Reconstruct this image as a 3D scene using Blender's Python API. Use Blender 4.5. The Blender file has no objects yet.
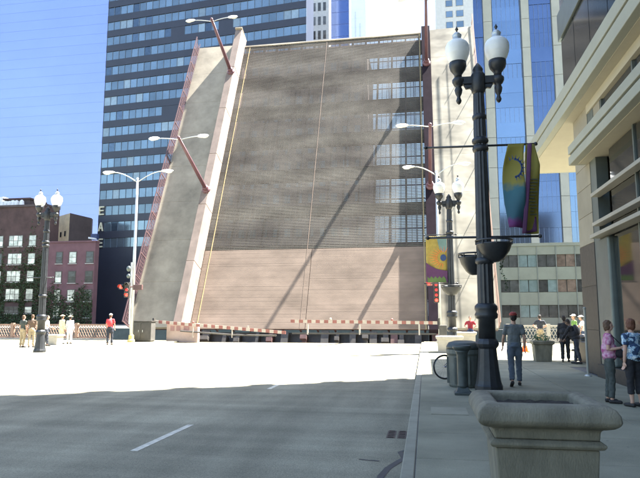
import bpy, bmesh, math, random
from mathutils import Vector, Matrix
random.seed(7)
R = math.radians
S = bpy.context.scene
C = S.collection

# ------------------------------------------------------------------ camera
FPX = 600.0; EYE = 1.68
PITCH = math.atan((317 - 239) / 600.0); YAW = R(9.9)
cam = bpy.data.cameras.new('camera'); cam_ob = bpy.data.objects.new('camera', cam); C.objects.link(cam_ob)
cam.sensor_width = 36; cam.lens = 36 * FPX / 640.0
cam.clip_start = 0.05; cam.clip_end = 6000
cam_ob.location = (0, 0, EYE); cam_ob.rotation_euler = (R(90) + PITCH, 0, YAW)
S.camera = cam_ob

# ------------------------------------------------------------------ sun direction, sky, exposure
TILT = R(65.7)                     # how far the bridge leaf stands open
a_, k_ = .47, .60
sx = a_; sy = k_ * a_; sz = (1 - math.cos(TILT) * sy) / math.sin(TILT)
SUN = Vector((sx, sy, sz)).normalized()
w = bpy.data.worlds.new('World'); S.world = w; w.use_nodes = True
nt = w.node_tree
sky = nt.nodes.new('ShaderNodeTexSky'); sky.sky_type = 'NISHITA'; sky.sun_disc = False
sky.sun_elevation = math.asin(SUN.z); sky.sun_rotation = math.atan2(SUN.x, SUN.y)
sky.air_density = 1.3; sky.dust_density = 1.6; sky.ozone_density = 1.6
bg = nt.nodes['Background']; bg.inputs['Strength'].default_value = 0.06
nt.links.new(sky.outputs[0], bg.inputs[0])
sl = bpy.data.lights.new('sun', 'SUN'); sl.energy = 5.0; sl.angle = R(.53); sl.color = (1, .95, .87)
so = bpy.data.objects.new('sun', sl); C.objects.link(so)
so.rotation_euler = SUN.to_track_quat('Z', 'Y').to_euler(); so.location = (30, 20, 60)
S.view_settings.view_transform = 'Standard'; S.view_settings.look = 'None'
S.view_settings.exposure = 3.0; S.view_settings.gamma = 1
S.render.engine = 'CYCLES'

# ------------------------------------------------------------------ pixel -> world (only gives directions)
_c, _s = math.cos(PITCH), math.sin(PITCH)
_R = Vector((math.cos(YAW), math.sin(YAW), 0)); _F0 = Vector((-math.sin(YAW), math.cos(YAW), 0)); _U0 = Vector((0, 0, 1))
_F = _F0 * _c + _U0 * _s; _U = -_F0 * _s + _U0 * _c
def ray(x, y): return _F + _R * ((x - 320) / FPX) - _U * ((y - 239) / FPX)
def gnd(x, y, z=0.0):
    r = ray(x, y); return Vector((0, 0, EYE)) + r * ((z - EYE) / r.z)
def atY(x, y, Y):
    r = ray(x, y); return Vector((0, 0, EYE)) + r * (Y / r.y)

# ------------------------------------------------------------------ materials
MATS = {}
def mat(name, col, rough=.7, metal=0., var=.18, scale=1.5, bump=0., bscale=30., spec=.5, col2=None, rnd=0., stretch=(1, 1, 1), obj_space=False, detail=8, nr=.65):
    m = bpy.data.materials.new(name); m.use_nodes = True; MATS[name] = m
    n = m.node_tree.nodes; l = m.node_tree.links; b = n['Principled BSDF']
    b.inputs['Roughness'].default_value = rough; b.inputs['Metallic'].default_value = metal
    b.inputs['Specular IOR Level'].default_value = spec
    if obj_space:
        src = n.new('ShaderNodeTexCoord').outputs['Object']
    else:
        src = n.new('ShaderNodeNewGeometry').outputs['Position']
    mp = n.new('ShaderNodeMapping'); mp.inputs['Scale'].default_value = stretch; l.new(src, mp.inputs[0]); src = mp.outputs[0]
    ns = n.new('ShaderNodeTexNoise'); ns.inputs['Scale'].default_value = scale; ns.inputs['Detail'].default_value = detail; ns.inputs['Roughness'].default_value = nr
    l.new(src, ns.inputs['Vector'])
    ramp = n.new('ShaderNodeValToRGB'); l.new(ns.outputs['Fac'], ramp.inputs[0])
    ramp.color_ramp.elements[0].position = .3; ramp.color_ramp.elements[1].position = .72
    c2 = col2 if col2 else tuple(min(1, c * (1 + var)) for c in col)
    c1 = tuple(c * (1 - var) for c in col)
    ramp.color_ramp.elements[0].color = (*c1, 1); ramp.color_ramp.elements[1].color = (*c2, 1)
    out = ramp.outputs[0]
    if rnd:
        oi = n.new('ShaderNodeObjectInfo'); hsv = n.new('ShaderNodeHueSaturation'); mr = n.new('ShaderNodeMapRange')
        mr.inputs['To Min'].default_value = 1 - rnd; mr.inputs['To Max'].default_value = 1 + rnd
        l.new(oi.outputs['Random'], mr.inputs[0]); l.new(mr.outputs[0], hsv.inputs['Value']); l.new(out, hsv.inputs['Color']); out = hsv.outputs[0]
    l.new(out, b.inputs['Base Color'])
    if bump:
        n2 = n.new('ShaderNodeTexNoise'); n2.inputs['Scale'].default_value = bscale; n2.inputs['Detail'].default_value = 4; l.new(src, n2.inputs['Vector'])
        bp = n.new('ShaderNodeBump'); bp.inputs['Strength'].default_value = bump; bp.inputs['Distance'].default_value = .02
        l.new(n2.outputs['Fac'], bp.inputs['Height']); l.new(bp.outputs[0], b.inputs['Normal'])
    return m
def emis(name, col, st):
    m = mat(name, col, .4, var=.02); b = m.node_tree.nodes['Principled BSDF']
    b.inputs['Emission Color'].default_value = (*col, 1); b.inputs['Emission Strength'].default_value = st
    return m

mat('asphalt', (.245, .228, .168), .9, spec=.15, var=.16, scale=.9, bump=.25, bscale=60, stretch=(1, .35, 1))
def asphalt():
    m = MATS['asphalt']; n = m.node_tree.nodes; l = m.node_tree.links; b = n['Principled BSDF']
    base = b.inputs['Base Color'].links[0].from_socket; g = n.new('ShaderNodeNewGeometry')
    f = n.new('ShaderNodeTexNoise'); f.inputs['Scale'].default_value = 70; f.inputs['Detail'].default_value = 3; l.new(g.outputs['Position'], f.inputs['Vector'])
    mp = n.new('ShaderNodeMapping'); mp.inputs['Scale'].default_value = (.55, .05, 1); l.new(g.outputs['Position'], mp.inputs[0])
    t = n.new('ShaderNodeTexNoise'); t.inputs['Scale'].default_value = 1.6; t.inputs['Detail'].default_value = 5; l.new(mp.outputs[0], t.inputs['Vector'])
    mp2 = n.new('ShaderNodeMapping'); mp2.inputs['Scale'].default_value = (.06, 1.2, 1); l.new(g.outputs['Position'], mp2.inputs[0])
    t2 = n.new('ShaderNodeTexNoise'); t2.inputs['Scale'].default_value = 1.7; t2.inputs['Detail'].default_value = 6; l.new(mp2.outputs[0], t2.inputs['Vector'])
    out = base
    for src, lo, hi in ((f, .74, 1.26), (t, .74, 1.24), (t2, .84, 1.16)):
        mr = n.new('ShaderNodeMapRange'); mr.inputs['From Min'].default_value = .3; mr.inputs['From Max'].default_value = .7; mr.inputs['To Min'].default_value = lo; mr.inputs['To Max'].default_value = hi
        l.new(src.outputs['Fac'], mr.inputs[0]); h = n.new('ShaderNodeHueSaturation'); l.new(mr.outputs[0], h.inputs['Value']); l.new(out, h.inputs['Color']); out = h.outputs[0]
    l.new(out, b.inputs['Base Color'])
asphalt()
mat('ground', (.11, .11, .10), .9)
mat('slab', (.255, .243, .178), .9, spec=.15, var=.13, scale=1.1, bump=.12, bscale=50, rnd=.05)
def grit():
    m = MATS['slab']; n = m.node_tree.nodes; l = m.node_tree.links; b = n['Principled BSDF']
    base = b.inputs['Base Color'].links[0].from_socket; g = n.new('ShaderNodeNewGeometry')
    f = n.new('ShaderNodeTexNoise'); f.inputs['Scale'].default_value = 90; f.inputs['Detail'].default_value = 3; l.new(g.outputs['Position'], f.inputs['Vector'])
    st = n.new('ShaderNodeTexNoise'); st.inputs['Scale'].default_value = .45; st.inputs['Detail'].default_value = 7; l.new(g.outputs['Position'], st.inputs['Vector'])
    v = n.new('ShaderNodeTexVoronoi'); v.inputs['Scale'].default_value = 2.6; l.new(g.outputs['Position'], v.inputs['Vector'])
    out = base
    for sock, a, c, lo, hi in ((f.outputs['Fac'], .3, .7, .84, 1.16), (st.outputs['Fac'], .35, .65, .78, 1.14), (v.outputs['Distance'], .035, .06, .62, 1.0)):
        mr = n.new('ShaderNodeMapRange'); mr.inputs['From Min'].default_value = a; mr.inputs['From Max'].default_value = c; mr.inputs['To Min'].default_value = lo; mr.inputs['To Max'].default_value = hi
        l.new(sock, mr.inputs[0]); h = n.new('ShaderNodeHueSaturation'); l.new(mr.outputs[0], h.inputs['Value']); l.new(out, h.inputs['Color']); out = h.outputs[0]
    l.new(out, b.inputs['Base Color'])
grit()
mat('joint', (.10, .10, .10), .9)
mat('kerb', (.27, .258, .20), .85, spec=.2, var=.15, scale=3, rnd=.06)
mat('paint_white', (.56, .53, .44), .7, var=.3, scale=6)
mat('tar', (.03, .032, .035), .6, var=.3, scale=8)
mat('grate_iron', (.06, .045, .04), .6, metal=.4, var=.4, scale=12)
mat('water', (.02, .05, .05), .05, var=.1)
mat('embankment', (.3, .29, .27), .85)
mat('deck_steel', (.225, .175, .14), .7, var=.25, detail=3, scale=.5, stretch=(.6, 1, 1), spec=.2, rnd=.04)  # soft tone patches paint dappled reflected sun into the lower roadway
mat('grating', (.092, .080, .066), .7, var=.4, scale=.40, stretch=(.55, 1, 1.1), spec=.2, col2=(.185, .170, .145), detail=3, nr=.5)  # broad pale blotches are painted dapples of sunlight thrown back by glass
mat('kerb_dark', (.022, .016, .022), .9, var=.2, spec=.05)
mat('girder_steel', (.10, .055, .052), .55, var=.25, scale=1.2)
mat('post_maroon', (.13, .062, .075), .45, var=.15, scale=2)
mat('leaf_concrete', (.33, .29, .225), .85, var=.45, scale=.5, bump=.1, stretch=(.6, 1, 1.2))
mat('leaf_concrete_stained', (.30, .265, .205), .85, var=.42, scale=.33, bump=.1)
mat('leaf_concrete_pale', (.30, .28, .225), .85, var=.5, detail=3, scale=.4, bump=.1, stretch=(.7, 1, 1.1))  # strong mottling paints patches of reflected light onto the right footway
mat('barrier_concrete', (.21, .165, .14), .8, var=.25, scale=.8)
mat('yellow_line', (.42, .33, .17), .7, var=.25, scale=5)
mat('rail_brown', (.30, .19, .14), .6, var=.2, scale=2)
mat('rail_maroon', (.10, .055, .058), .6, var=.2, scale=2)
mat('galv', (.55, .57, .57), .38, metal=.5, var=.1, scale=3)
mat('galv_dull', (.27, .255, .19), .8, spec=.2, var=.15)
mat('lamp_head', (.72, .72, .70), .4, var=.06)
mat('iron', (.028, .031, .036), .42, metal=.2, var=.3, scale=5, bump=.1, bscale=60)
mat('iron_green', (.05, .062, .06), .5, metal=.2, var=.3, scale=5)
mat('globe', (.78, .79, .77), .28, var=.05, scale=6)
mat('globe_cap', (.5, .52, .52), .35, metal=.5, var=.1)
mat('red_stripe', (.30, .115, .095), .55, var=.2, scale=4)
mat('white_stripe', (.50, .44, .37), .55, var=.15, scale=4)
mat('gate_dark', (.06, .055, .05), .5, var=.3, scale=3)
mat('cabinet', (.085, .082, .075), .6, var=.3, scale=2)
mat('parapet_pink', (.50, .38, .33), .8, var=.18, scale=1.2)
mat('plaque', (.33, .2, .19), .7)
mat('hydrant_yellow', (.60, .46, .16), .6, var=.2, scale=6)
mat('machinery', (.16, .16, .16), .6, metal=.3, var=.4, scale=1)
mat('machinery_pale', (.5, .52, .5), .6, var=.3)
mat('planter_stone', (.185, .170, .125), .9, var=.38, scale=4, bump=.35, bscale=90, stretch=(1, 1, .4))
mat('planter_pale', (.45, .42, .37), .85, var=.15, scale=3, bump=.2)
mat('soil', (.03, .024, .018), .95, var=.5, scale=20, bump=.6)
mat('bin_green', (.095, .105, .092), .6, var=.25, scale=4)
mat('leafgreen', (.06, .10, .035), .6, var=.5, scale=9)
mat('ivy', (.055, .078, .028), .7, var=.5, scale=.8)
mat('brick_brown', (.09, .052, .045), .9, var=.3, scale=.5)
mat('brick_pink', (.175, .088, .092), .9, var=.16, scale=.5)
mat('brick_tan', (.72, .57, .36), .9, var=.2, scale=.5)
mat('brick_dark', (.09, .065, .06), .9, var=.2, scale=.5)
mat('trim_pale', (.5, .46, .40), .8, var=.15)
mat('roof_blue', (.035, .05, .12), .6)
mat('roof_white', (.75, .74, .72), .7)
mat('window_pale', (.55, .56, .50), .2, metal=.35, var=.5, scale=1.1, rnd=.35)
mat('window_dark', (.06, .065, .07), .12, metal=.4, var=.4, scale=1.2, rnd=.4)
mat('muntin', (.10, .075, .06), .7)
mat('tower_spandrel', (.034, .036, .052), .35, var=.12, scale=.2)
mat('tower_glass', (.20, .26, .31), .12, metal=.7, var=.2, scale=.12, rnd=.24)
mat('pane_blind', (.26, .32, .36), .3, metal=.4, var=.15, rnd=.2)
mat('pane_dim', (.10, .135, .18), .12, metal=.7, var=.2, rnd=.3)
mat('tower_mullion', (.12, .15, .19), .4)
mat('sign_letter', (.70, .64, .45), .6)
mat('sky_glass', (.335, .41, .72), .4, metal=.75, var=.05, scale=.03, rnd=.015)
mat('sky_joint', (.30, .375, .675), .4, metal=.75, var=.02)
mat('white_frame', (.62, .61, .57), .7, var=.1)
mat('deep_blue_glass', (.11, .16, .33), .15, metal=.8, var=.15, scale=.05, rnd=.06)
mat('pale_glass', (.85, .90, .92), .4, metal=.3, var=.05, scale=.1)
mat('hazy_glass', (.74, .86, .94), .3, metal=.6, var=.1, scale=.1, rnd=.1)
mat('pier_white', (.40, .39, .32), .7, var=.1, scale=.3)
mat('blue_glass', (.125, .17, .28), .1, metal=.85, var=.14, scale=.05, rnd=.07)
mat('blue_glass_light', (.20, .275, .39), .1, metal=.85, var=.1, scale=.05, rnd=.06)
mat('blue_mullion', (.17, .23, .34), .5)
mat('office_concrete', (.38, .34, .245), .8, var=.1, scale=.5, rnd=.04)
mat('office_rib', (.31, .29, .235), .8)
mat('office_dark', (.15, .14, .125), .15, metal=.4, var=.4, rnd=.4)
mat('office_pale', (.34, .40, .36), .2, metal=.3, var=.2, rnd=.1)
mat('office_red', (.27, .175, .125), .3, metal=.2, var=.4, scale=1.5, rnd=.25)
mat('canopy', (.27, .28, .235), .7, var=.06, scale=1.2)
mat('soffit', (.36, .335, .26), .8, var=.05, scale=1.5)
mat('stone_tan', (.235, .215, .165), .75, var=.14, scale=1.3, rnd=.08)
mat('granite_dark', (.038, .033, .028), .55, var=.35, scale=8, rnd=.15)
mat('facade_glass', (.014, .016, .015), .05, var=.3, scale=.6, spec=.6)
mat('facade_metal', (.13, .155, .15), .4, metal=.4, var=.15)
mat('transom', (.30, .29, .25), .5, var=.1)
mat('dark_glass', (.055, .062, .072), .1, metal=.5, var=.3, scale=.4, rnd=.2)
mat('interior', (.02, .018, .016), .9)
mat('rubber', (.02, .02, .02), .7)
mat('chrome', (.5, .5, .5), .25, metal=.9)
mat('bike_blue', (.06, .09, .16), .35, var=.05)
RED = emis('red_lens', (.9, .03, .02), 1.3)
RED2 = emis('red_lens_dim', (.45, .03, .03), .35)
mat('dark_lens', (.03, .03, .03), .3)
mat('orange', (.85, .16, .03), .6, var=.08)
# people
mat('skin', (.50, .30, .22), .6, var=.06, scale=20)
mat('skin_dark', (.12, .07, .05), .6, var=.06)
for nm, c in dict(shirt_grey=(.135, .15, .155), jeans_grey=(.10, .125, .16), black_cloth=(.018, .018, .022), red_cloth=(.30, .025, .04), khaki=(.36, .29, .19), navy=(.03, .035, .05),
                  pink=(.42, .17, .28), white_cloth=(.75, .75, .74), olive=(.055, .065, .06), cream=(.72, .68, .45), brown_cloth=(.13, .085, .06), green_cloth=(.16, .30, .07), blue_jeans=(.05, .08, .16), red_pack=(.55, .06, .07), straw=(.62, .5, .3), grey_white=(.45, .5, .52)).items():
    mat(nm, c, .85, var=.16, scale=9, bump=.5, bscale=14)
for nm, c in dict(hair_dark=(.02, .014, .012), hair_brown=(.10, .055, .03), hair_auburn=(.13, .05, .025), hair_grey=(.3, .28, .26), shoe_dark=(.02, .018, .018), cap_red=(.30, .035, .03), bag_dark=(.02, .02, .028)).items():
    mat(nm, c, .7, var=.3, scale=30, bump=.3, bscale=80)
mat('eye', (.03, .02, .02), .2)
def floral():
    m = mat('floral', (.5, .6, .66), .85, var=.1)
    n = m.node_tree.nodes; l = m.node_tree.links; b = n['Principled BSDF']
    g = n.new('ShaderNodeNewGeometry'); v = n.new('ShaderNodeTexNoise'); v.inputs['Scale'].default_value = 11; v.inputs['Detail'].default_value = 2
    l.new(g.outputs['Position'], v.inputs['Vector']); r = n.new('ShaderNodeValToRGB'); l.new(v.outputs['Fac'], r.inputs[0])
    r.color_ramp.interpolation = 'CONSTANT'
    e = r.color_ramp.elements; e[0].color = (.03, .06, .13, 1); e[1].position = .47; e[1].color = (.38, .52, .62, 1)
    x = e.new(.56); x.color = (.16, .27, .42, 1); x = e.new(.62); x.color = (.62, .68, .7, 1)
    l.new(r.outputs[0], b.inputs['Base Color'])
floral()
def plaid():
    m = mat('pink_print', (.42, .17, .28), .85, var=.1)
    n = m.node_tree.nodes; l = m.node_tree.links; b = n['Principled BSDF']
    g = n.new('ShaderNodeNewGeometry'); v = n.new('ShaderNodeTexNoise'); v.inputs['Scale'].default_value = 14; v.inputs['Detail'].default_value = 1
    l.new(g.outputs['Position'], v.inputs['Vector']); r = n.new('ShaderNodeValToRGB'); l.new(v.outputs['Fac'], r.inputs[0])
    e = r.color_ramp.elements; e[0].position = .38; e[0].color = (.34, .07, .19, 1); e[1].position = .62; e[1].color = (.56, .33, .42, 1)
    l.new(r.outputs[0], b.inputs['Base Color'])
plaid()
def banner_mat(name, stops, axis):
    """printed banner cloth: bands of colour broken up by a brush-like edge"""
    m = mat(name, (.4, .35, .08), .8); n = m.node_tree.nodes; l = m.node_tree.links; b = n['Principled BSDF']
    tc = n.new('ShaderNodeTexCoord'); sp = n.new('ShaderNodeSeparateXYZ'); l.new(tc.outputs['Object'], sp.inputs[0])
    ns = n.new('ShaderNodeTexNoise'); ns.inputs['Scale'].default_value = 5; ns.inputs['Detail'].default_value = 3; l.new(tc.outputs['Object'], ns.inputs['Vector'])
    ma = n.new('ShaderNodeMath'); ma.operation = 'MULTIPLY_ADD'; ma.inputs[1].default_value = .45; l.new(ns.outputs['Fac'], ma.inputs[0]); l.new(sp.outputs[axis], ma.inputs[2])
    mr = n.new('ShaderNodeMapRange'); mr.inputs['From Min'].default_value = -2.2 + .22; mr.inputs['From Max'].default_value = .22; l.new(ma.outputs[0], mr.inputs[0])
    r = n.new('ShaderNodeValToRGB'); l.new(mr.outputs[0], r.inputs[0]); e = r.color_ramp.elements
    e[0].position = stops[0][0]; e[0].color = (*stops[0][1], 1); e[1].position = stops[1][0]; e[1].color = (*stops[1][1], 1)
    for p, c in stops[2:]:
        x = e.new(p); x.color = (*c, 1)
    l.new(r.outputs[0], b.inputs['Base Color'])
YEL = (.20, .175, .03)
banner_mat('banner_print', [(0, (.09, .02, .10)), (.12, (.13, .03, .14)), (.2, (.025, .085, .12)), (.5, (.03, .11, .14)), (.6, YEL), (1, YEL)], 2)
mat('banner_yellow', YEL, .8, var=.12); mat('banner_purple', (.10, .035, .10), .8, var=.15); mat('banner_blue', (.03, .06, .16), .8)
mat('banner_gold', (.36, .27, .06), .8, var=.2, scale=6); mat('banner_teal', (.16, .26, .24), .8, var=.2); mat('banner_green', (.10, .16, .05), .8); mat('banner_ink', (.05, .055, .03), .8)

# ------------------------------------------------------------------ mesh helpers
class MB:
    def __init__(s): s.v = []; s.f = []
    def add(s, vs, fs):
        o = len(s.v); s.v += [tuple(v) for v in vs]; s.f += [tuple(i + o for i in f) for f in fs]; return s
    def box(s, x0, x1, y0, y1, z0, z1):
        return s.add([(x0, y0, z0), (x1, y0, z0), (x1, y1, z0), (x0, y1, z0), (x0, y0, z1), (x1, y0, z1), (x1, y1, z1), (x0, y1, z1)],
                     [(3, 2, 1, 0), (4, 5, 6, 7), (0, 1, 5, 4), (1, 2, 6, 5), (2, 3, 7, 6), (3, 0, 4, 7)])
    def cbox(s, c, sz): return s.box(c[0] - sz[0] / 2, c[0] + sz[0] / 2, c[1] - sz[1] / 2, c[1] + sz[1] / 2, c[2] - sz[2] / 2, c[2] + sz[2] / 2)
    def tube(s, pts, rad, n=10, cap=True):
        pts = [Vector(p) for p in pts]; rad = rad if isinstance(rad, (list, tuple)) else [rad] * len(pts)
        vs = []; fs = []; up = None
        for i, p in enumerate(pts):
            t = (pts[min(i + 1, len(pts) - 1)] - pts[max(i - 1, 0)]).normalized()
            if up is None: up = t.orthogonal().normalized()
            up = (up - t * up.dot(t))
            up = up.normalized() if up.length > 1e-6 else t.orthogonal().normalized()
            b = t.cross(up)
            for j in range(n):
                a = 2 * math.pi * j / n; vs.append(p + (up * math.cos(a) + b * math.sin(a)) * rad[i])
        for i in range(len(pts) - 1):
            for j in range(n):
                k = (j + 1) % n; fs.append((i * n + j, i * n + k, (i + 1) * n + k, (i + 1) * n + j))
        if cap: fs.append(tuple(reversed(range(n)))); fs.append(tuple((len(pts) - 1) * n + j for j in range(n)))
        return s.add(vs, fs)
    def lathe(s, prof, n=16, c=(0, 0, 0), axis='z'):
        vs = []; fs = []
        for r, z in prof:
            for j in range(n):
                a = 2 * math.pi * j / n; x, y = r * math.cos(a), r * math.sin(a)
                vs.append((c[0] + x, c[1] + y, c[2] + z) if axis == 'z' else ((c[0] + x, c[1] + z, c[2] + y)))
        for i in range(len(prof) - 1):
            for j in range(n):
                k = (j + 1) % n; fs.append((i * n + j, i * n + k, (i + 1) * n + k, (i + 1) * n + j))
        fs.append(tuple(reversed(range(n)))); fs.append(tuple((len(prof) - 1) * n + j for j in range(n)))
        return s.add(vs, fs)
    def ell(s, c, r, n=14, m=9, rot=None):
        vs = []; fs = []; c = Vector(c)
        pts = [(0, 0, 1)] + [(math.sin(math.pi * i / m) * math.cos(2 * math.pi * j / n), math.sin(math.pi * i / m) * math.sin(2 * math.pi * j / n), math.cos(math.pi * i / m)) for i in range(1, m) for j in range(n)] + [(0, 0, -1)]
        for p in pts:
            v = Vector((p[0] * r[0], p[1] * r[1], p[2] * r[2]))
            if rot: v = rot @ v
            vs.append(c + v)
        for j in range(n): fs.append((0, 1 + j, 1 + (j + 1) % n))
        for i in range(m - 2):
            for j in range(n):
                k = (j + 1) % n; a = 1 + i * n; fs.append((a + j, a + n + j, a + n + k, a + k))
        a = 1 + (m - 2) * n; e = len(pts) - 1
        for j in range(n): fs.append((e, a + (j + 1) % n, a + j))
        return s.add(vs, fs)
    def torus(s, c, Rr, r, n=28, m=8, axis='x'):
        vs = []; fs = []
        for i in range(n):
            a = 2 * math.pi * i / n
            for j in range(m):
                b = 2 * math.pi * j / m; q = Rr + r * math.cos(b); u, v, t = q * math.cos(a), q * math.sin(a), r * math.sin(b)
                p = {'x': (t, u, v), 'y': (u, t, v), 'z': (u, v, t)}[axis]; vs.append((c[0] + p[0], c[1] + p[1], c[2] + p[2]))
        for i in range(n):
            for j in range(m):
                fs.append((i * m + j, ((i + 1) % n) * m + j, ((i + 1) % n) * m + (j + 1) % m, i * m + (j + 1) % m))
        return s.add(vs, fs)
    def prism(s, poly, y0, y1, plane='xz'):
        n = len(poly); f = {'xz': lambda p, t: (p[0], t, p[1]), 'xy': lambda p, t: (p[0], p[1], t), 'yz': lambda p, t: (t, p[0], p[1])}[plane]
        vs = [f(p, y0) for p in poly] + [f(p, y1) for p in poly]
        fs = [tuple(range(n)), tuple(reversed(range(n, 2 * n)))] + [(i, n + i, n + (i + 1) % n, (i + 1) % n) for i in range(n)]
        return s.add(vs, fs)
    def mesh(s, name):
        me = bpy.data.meshes.new(name); me.from_pydata(s.v, [], s.f)
        bm = bmesh.new(); bm.from_mesh(me); bmesh.ops.recalc_face_normals(bm, faces=bm.faces); bm.to_mesh(me); bm.free()
        return me
    def build(s, name, m, parent=None, smooth=False, bevel=0, loc=None, rot=None, seg=2, subsurf=0):
        me = s.mesh(name); return place(name, me, m, parent, smooth, bevel, loc, rot, seg, subsurf)
def place(name, me, m, parent=None, smooth=False, bevel=0, loc=None, rot=None, seg=2, subsurf=0):
    if not me.materials: me.materials.append(MATS[m] if isinstance(m, str) else m)
    if smooth:
        for p in me.polygons: p.use_smooth = True
    o = bpy.data.objects.new(name, me); C.objects.link(o)
    if loc: o.location = loc
    if rot: o.rotation_euler = rot
    if parent: o.parent = parent
    if bevel:
        b = o.modifiers.new('bevel', 'BEVEL'); b.width = bevel; b.segments = seg; b.limit_method = 'ANGLE'; b.angle_limit = R(35)
    if subsurf:
        b = o.modifiers.new('sub', 'SUBSURF'); b.levels = subsurf; b.render_levels = subsurf
    return o
def tag(o, label=None, cat=None, group=None, kind=None):
    if label: o['label'] = label
    if cat: o['category'] = cat
    if group: o['group'] = group
    if kind: o['kind'] = kind
    return o
def empty(name, loc=(0, 0, 0), rot=(0, 0, 0)):
    o = bpy.data.objects.new(name, None); C.objects.link(o); o.location = loc; o.rotation_euler = rot; o.empty_display_size = .2; return o
def copy_tree(o, parent=None):
    c = o.copy(); C.objects.link(c)
    if parent: c.parent = parent
    for ch in o.children: copy_tree(ch, c)
    return c
def struct(name, mb, m, **k): return tag(mb.build(name, m, **k), kind='structure')

# ------------------------------------------------------------------ ground, road, pavements, river
ROADZ = -.12; BANK = 42.0; FAR = 87.0
struct('ground', MB().box(-900, 900, -900, BANK, -7, -.16), 'ground')
struct('far_bank', MB().box(-3000, 3000, FAR, 4500, -7, -.05), 'ground')
struct('river', MB().box(-900, 900, BANK, FAR, -7.2, -5.5), 'water')
tag(MB().box(-900, 900, BANK, BANK + .5, -6.9, -.17).build('embankment_wall', 'embankment'), 'concrete embankment wall below the near river edge', 'wall')
KX = -.16; LX = -17.3
struct('road', MB().box(LX, KX - .15, -60, 41.6, -.17, ROADZ), 'asphalt')
sw = struct('right_pavement', MB().box(KX, 60, -60, 41.9, -.15, -.012), 'joint')
lw = struct('left_pavement', MB().box(-80, LX - .15, -60, 41.9, -.15, -.010), 'slab')
# slabs of the right pavement
xs = [KX + .006, 1.52, 3.2, 4.79]
proto = {}
y = 2.6; row = 0
while y < 41.2:
    ln = 1.66
    for i in range(3):
        x0, x1 = xs[i] + .006, xs[i + 1] - .006
        key = i
        if key not in proto:
            proto[key] = MB().box(-(x1 - x0) / 2, (x1 - x0) / 2, -ln / 2 + .006, ln / 2 - .006, -.06, 0).mesh('slab')
        place('slab', proto[key], 'slab', sw, loc=((x0 + x1) / 2, y + ln / 2, random.uniform(-.0025, .0015)), bevel=.006, seg=1)
    y += ln
struct('plaza', MB().box(4.8, 60, 22, 41.8, -.1, -.002), 'slab')
kb = struct('kerb', MB().box(KX - .145, KX - .005, -60, 41.6, -.3, -.02), 'joint')
km = MB().box(-.075, .075, -1.24, 1.24, -.1, 0).mesh('kerb_stone')
for i in range(16): place('kerb_stone', km, 'kerb', kb, loc=(KX - .072, 2.5 + i * 2.5, .001 + random.uniform(-.003, .003)), bevel=.015)
kb2 = struct('kerb_left', MB().box(LX - .15, LX, -20, 41.6, -.2, 0), 'kerb')
# lane dashes
for i, (p, q) in enumerate((((131, 451), (193, 425)), ((268, 389), (290, 381.5)))):
    A = gnd(*p, ROADZ); B = gnd(*q, ROADZ); xm = -3.93
    tag(MB().box(xm - .055, xm + .055, A.y, B.y, ROADZ, ROADZ + .004).build('lane_dash', 'paint_white'),
        ['white painted lane dash in the shaded foreground road', 'short white lane dash at the edge of the shadow'][i], 'road marking', 'white lane dashes on the road')
P = gnd(449, 411); tag(MB().box(P.x - .32, P.x + .32, P.y - .42, P.y + .42, .0, .006).build('utility_cover', 'galv_dull'), 'pale square utility cover in the pavement beside the kerb', 'cover')
# tar repairs and drain beside the kerb
def ribbon(px, wd, z):
    P = [gnd(x, y, z) for x, y in px]; vs = []; fs = []
    for i, p in enumerate(P):
        t = (P[min(i + 1, len(P) - 1)] - P[max(i - 1, 0)]).normalized(); b = Vector((t.y, -t.x, 0)); ww = wd * random.uniform(.7, 1.3)
        vs += [p + b * ww, p - b * ww, p + b * ww + Vector((0, 0, -.01)), p - b * ww + Vector((0, 0, -.01))]
    for i in range(len(P) - 1):
        a = 4 * i; fs += [(a, a + 1, a + 5, a + 4)]
    return MB().add(vs, fs)
tag(ribbon([(410, 449), (400, 452), (404, 458), (396, 463), (388, 468), (381, 476), (378, 484)], .035, ROADZ + .004).build('tar_seam', 'tar'), 'dark crooked tar seam in the road below the drain', 'tar seam')
tag(ribbon([(359, 459), (367, 460), (375, 460.5), (379, 461)], .02, ROADZ + .004).build('tar_seam', 'tar'), 'short dark tar streak in the road left of the crooked seam', 'tar seam')
dg = empty('drain_grate', (0, 0, 0)); tag(dg, 'rusty iron drain grate in the road beside the kerb', 'drain')
A = gnd(386, 438, ROADZ); B = gnd(409, 431.5, ROADZ)
for j in range(2):
    x0 = A.x + j * (B.x - A.x) / 2; x1 = x0 + (B.x - A.x) / 2 - .03
    MB().box(x0, x1, A.y, B.y, ROADZ, ROADZ + .003).build('grate_frame', 'grate_iron', dg)
    for k in range(5):
        yy = A.y + .04 + k * (B.y - A.y - .08) / 4; MB().box(x0 + .02, x1 - .02, yy - .02, yy + .02, ROADZ + .003, ROADZ + .012).build('grate_bar', 'grate_iron', dg)

# ------------------------------------------------------------------ the raised bridge leaf (local: x across, y along the deck, z off the deck)
LY = 43.0
leaf = empty('bridge_leaf', (0, LY, 0), (TILT, 0, 0))
tag(leaf, 'raised drawbridge leaf with brown steel roadway standing across the street', 'drawbridge')
V0, VS, V1 = .9, 7.7, 32.0; XL, XR = -17.55, .18
# solid lower roadway: ribbed plates
n = 64; pitch = (VS - V0) / n
bar = MB().box(-8.86 / 2 + .02, 8.86 / 2 - .02, -pitch / 2 + .003, pitch / 2 - .003, -.08, 0).mesh('deck_plank')
for i in range(n):
    for sx_ in (0, 1):
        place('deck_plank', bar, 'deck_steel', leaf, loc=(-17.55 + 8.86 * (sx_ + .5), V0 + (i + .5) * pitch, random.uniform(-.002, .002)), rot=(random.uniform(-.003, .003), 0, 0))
MB().box(XL, XR, V0, VS, -.2, -.085).build('deck_backing', 'girder_steel', leaf)
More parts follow.
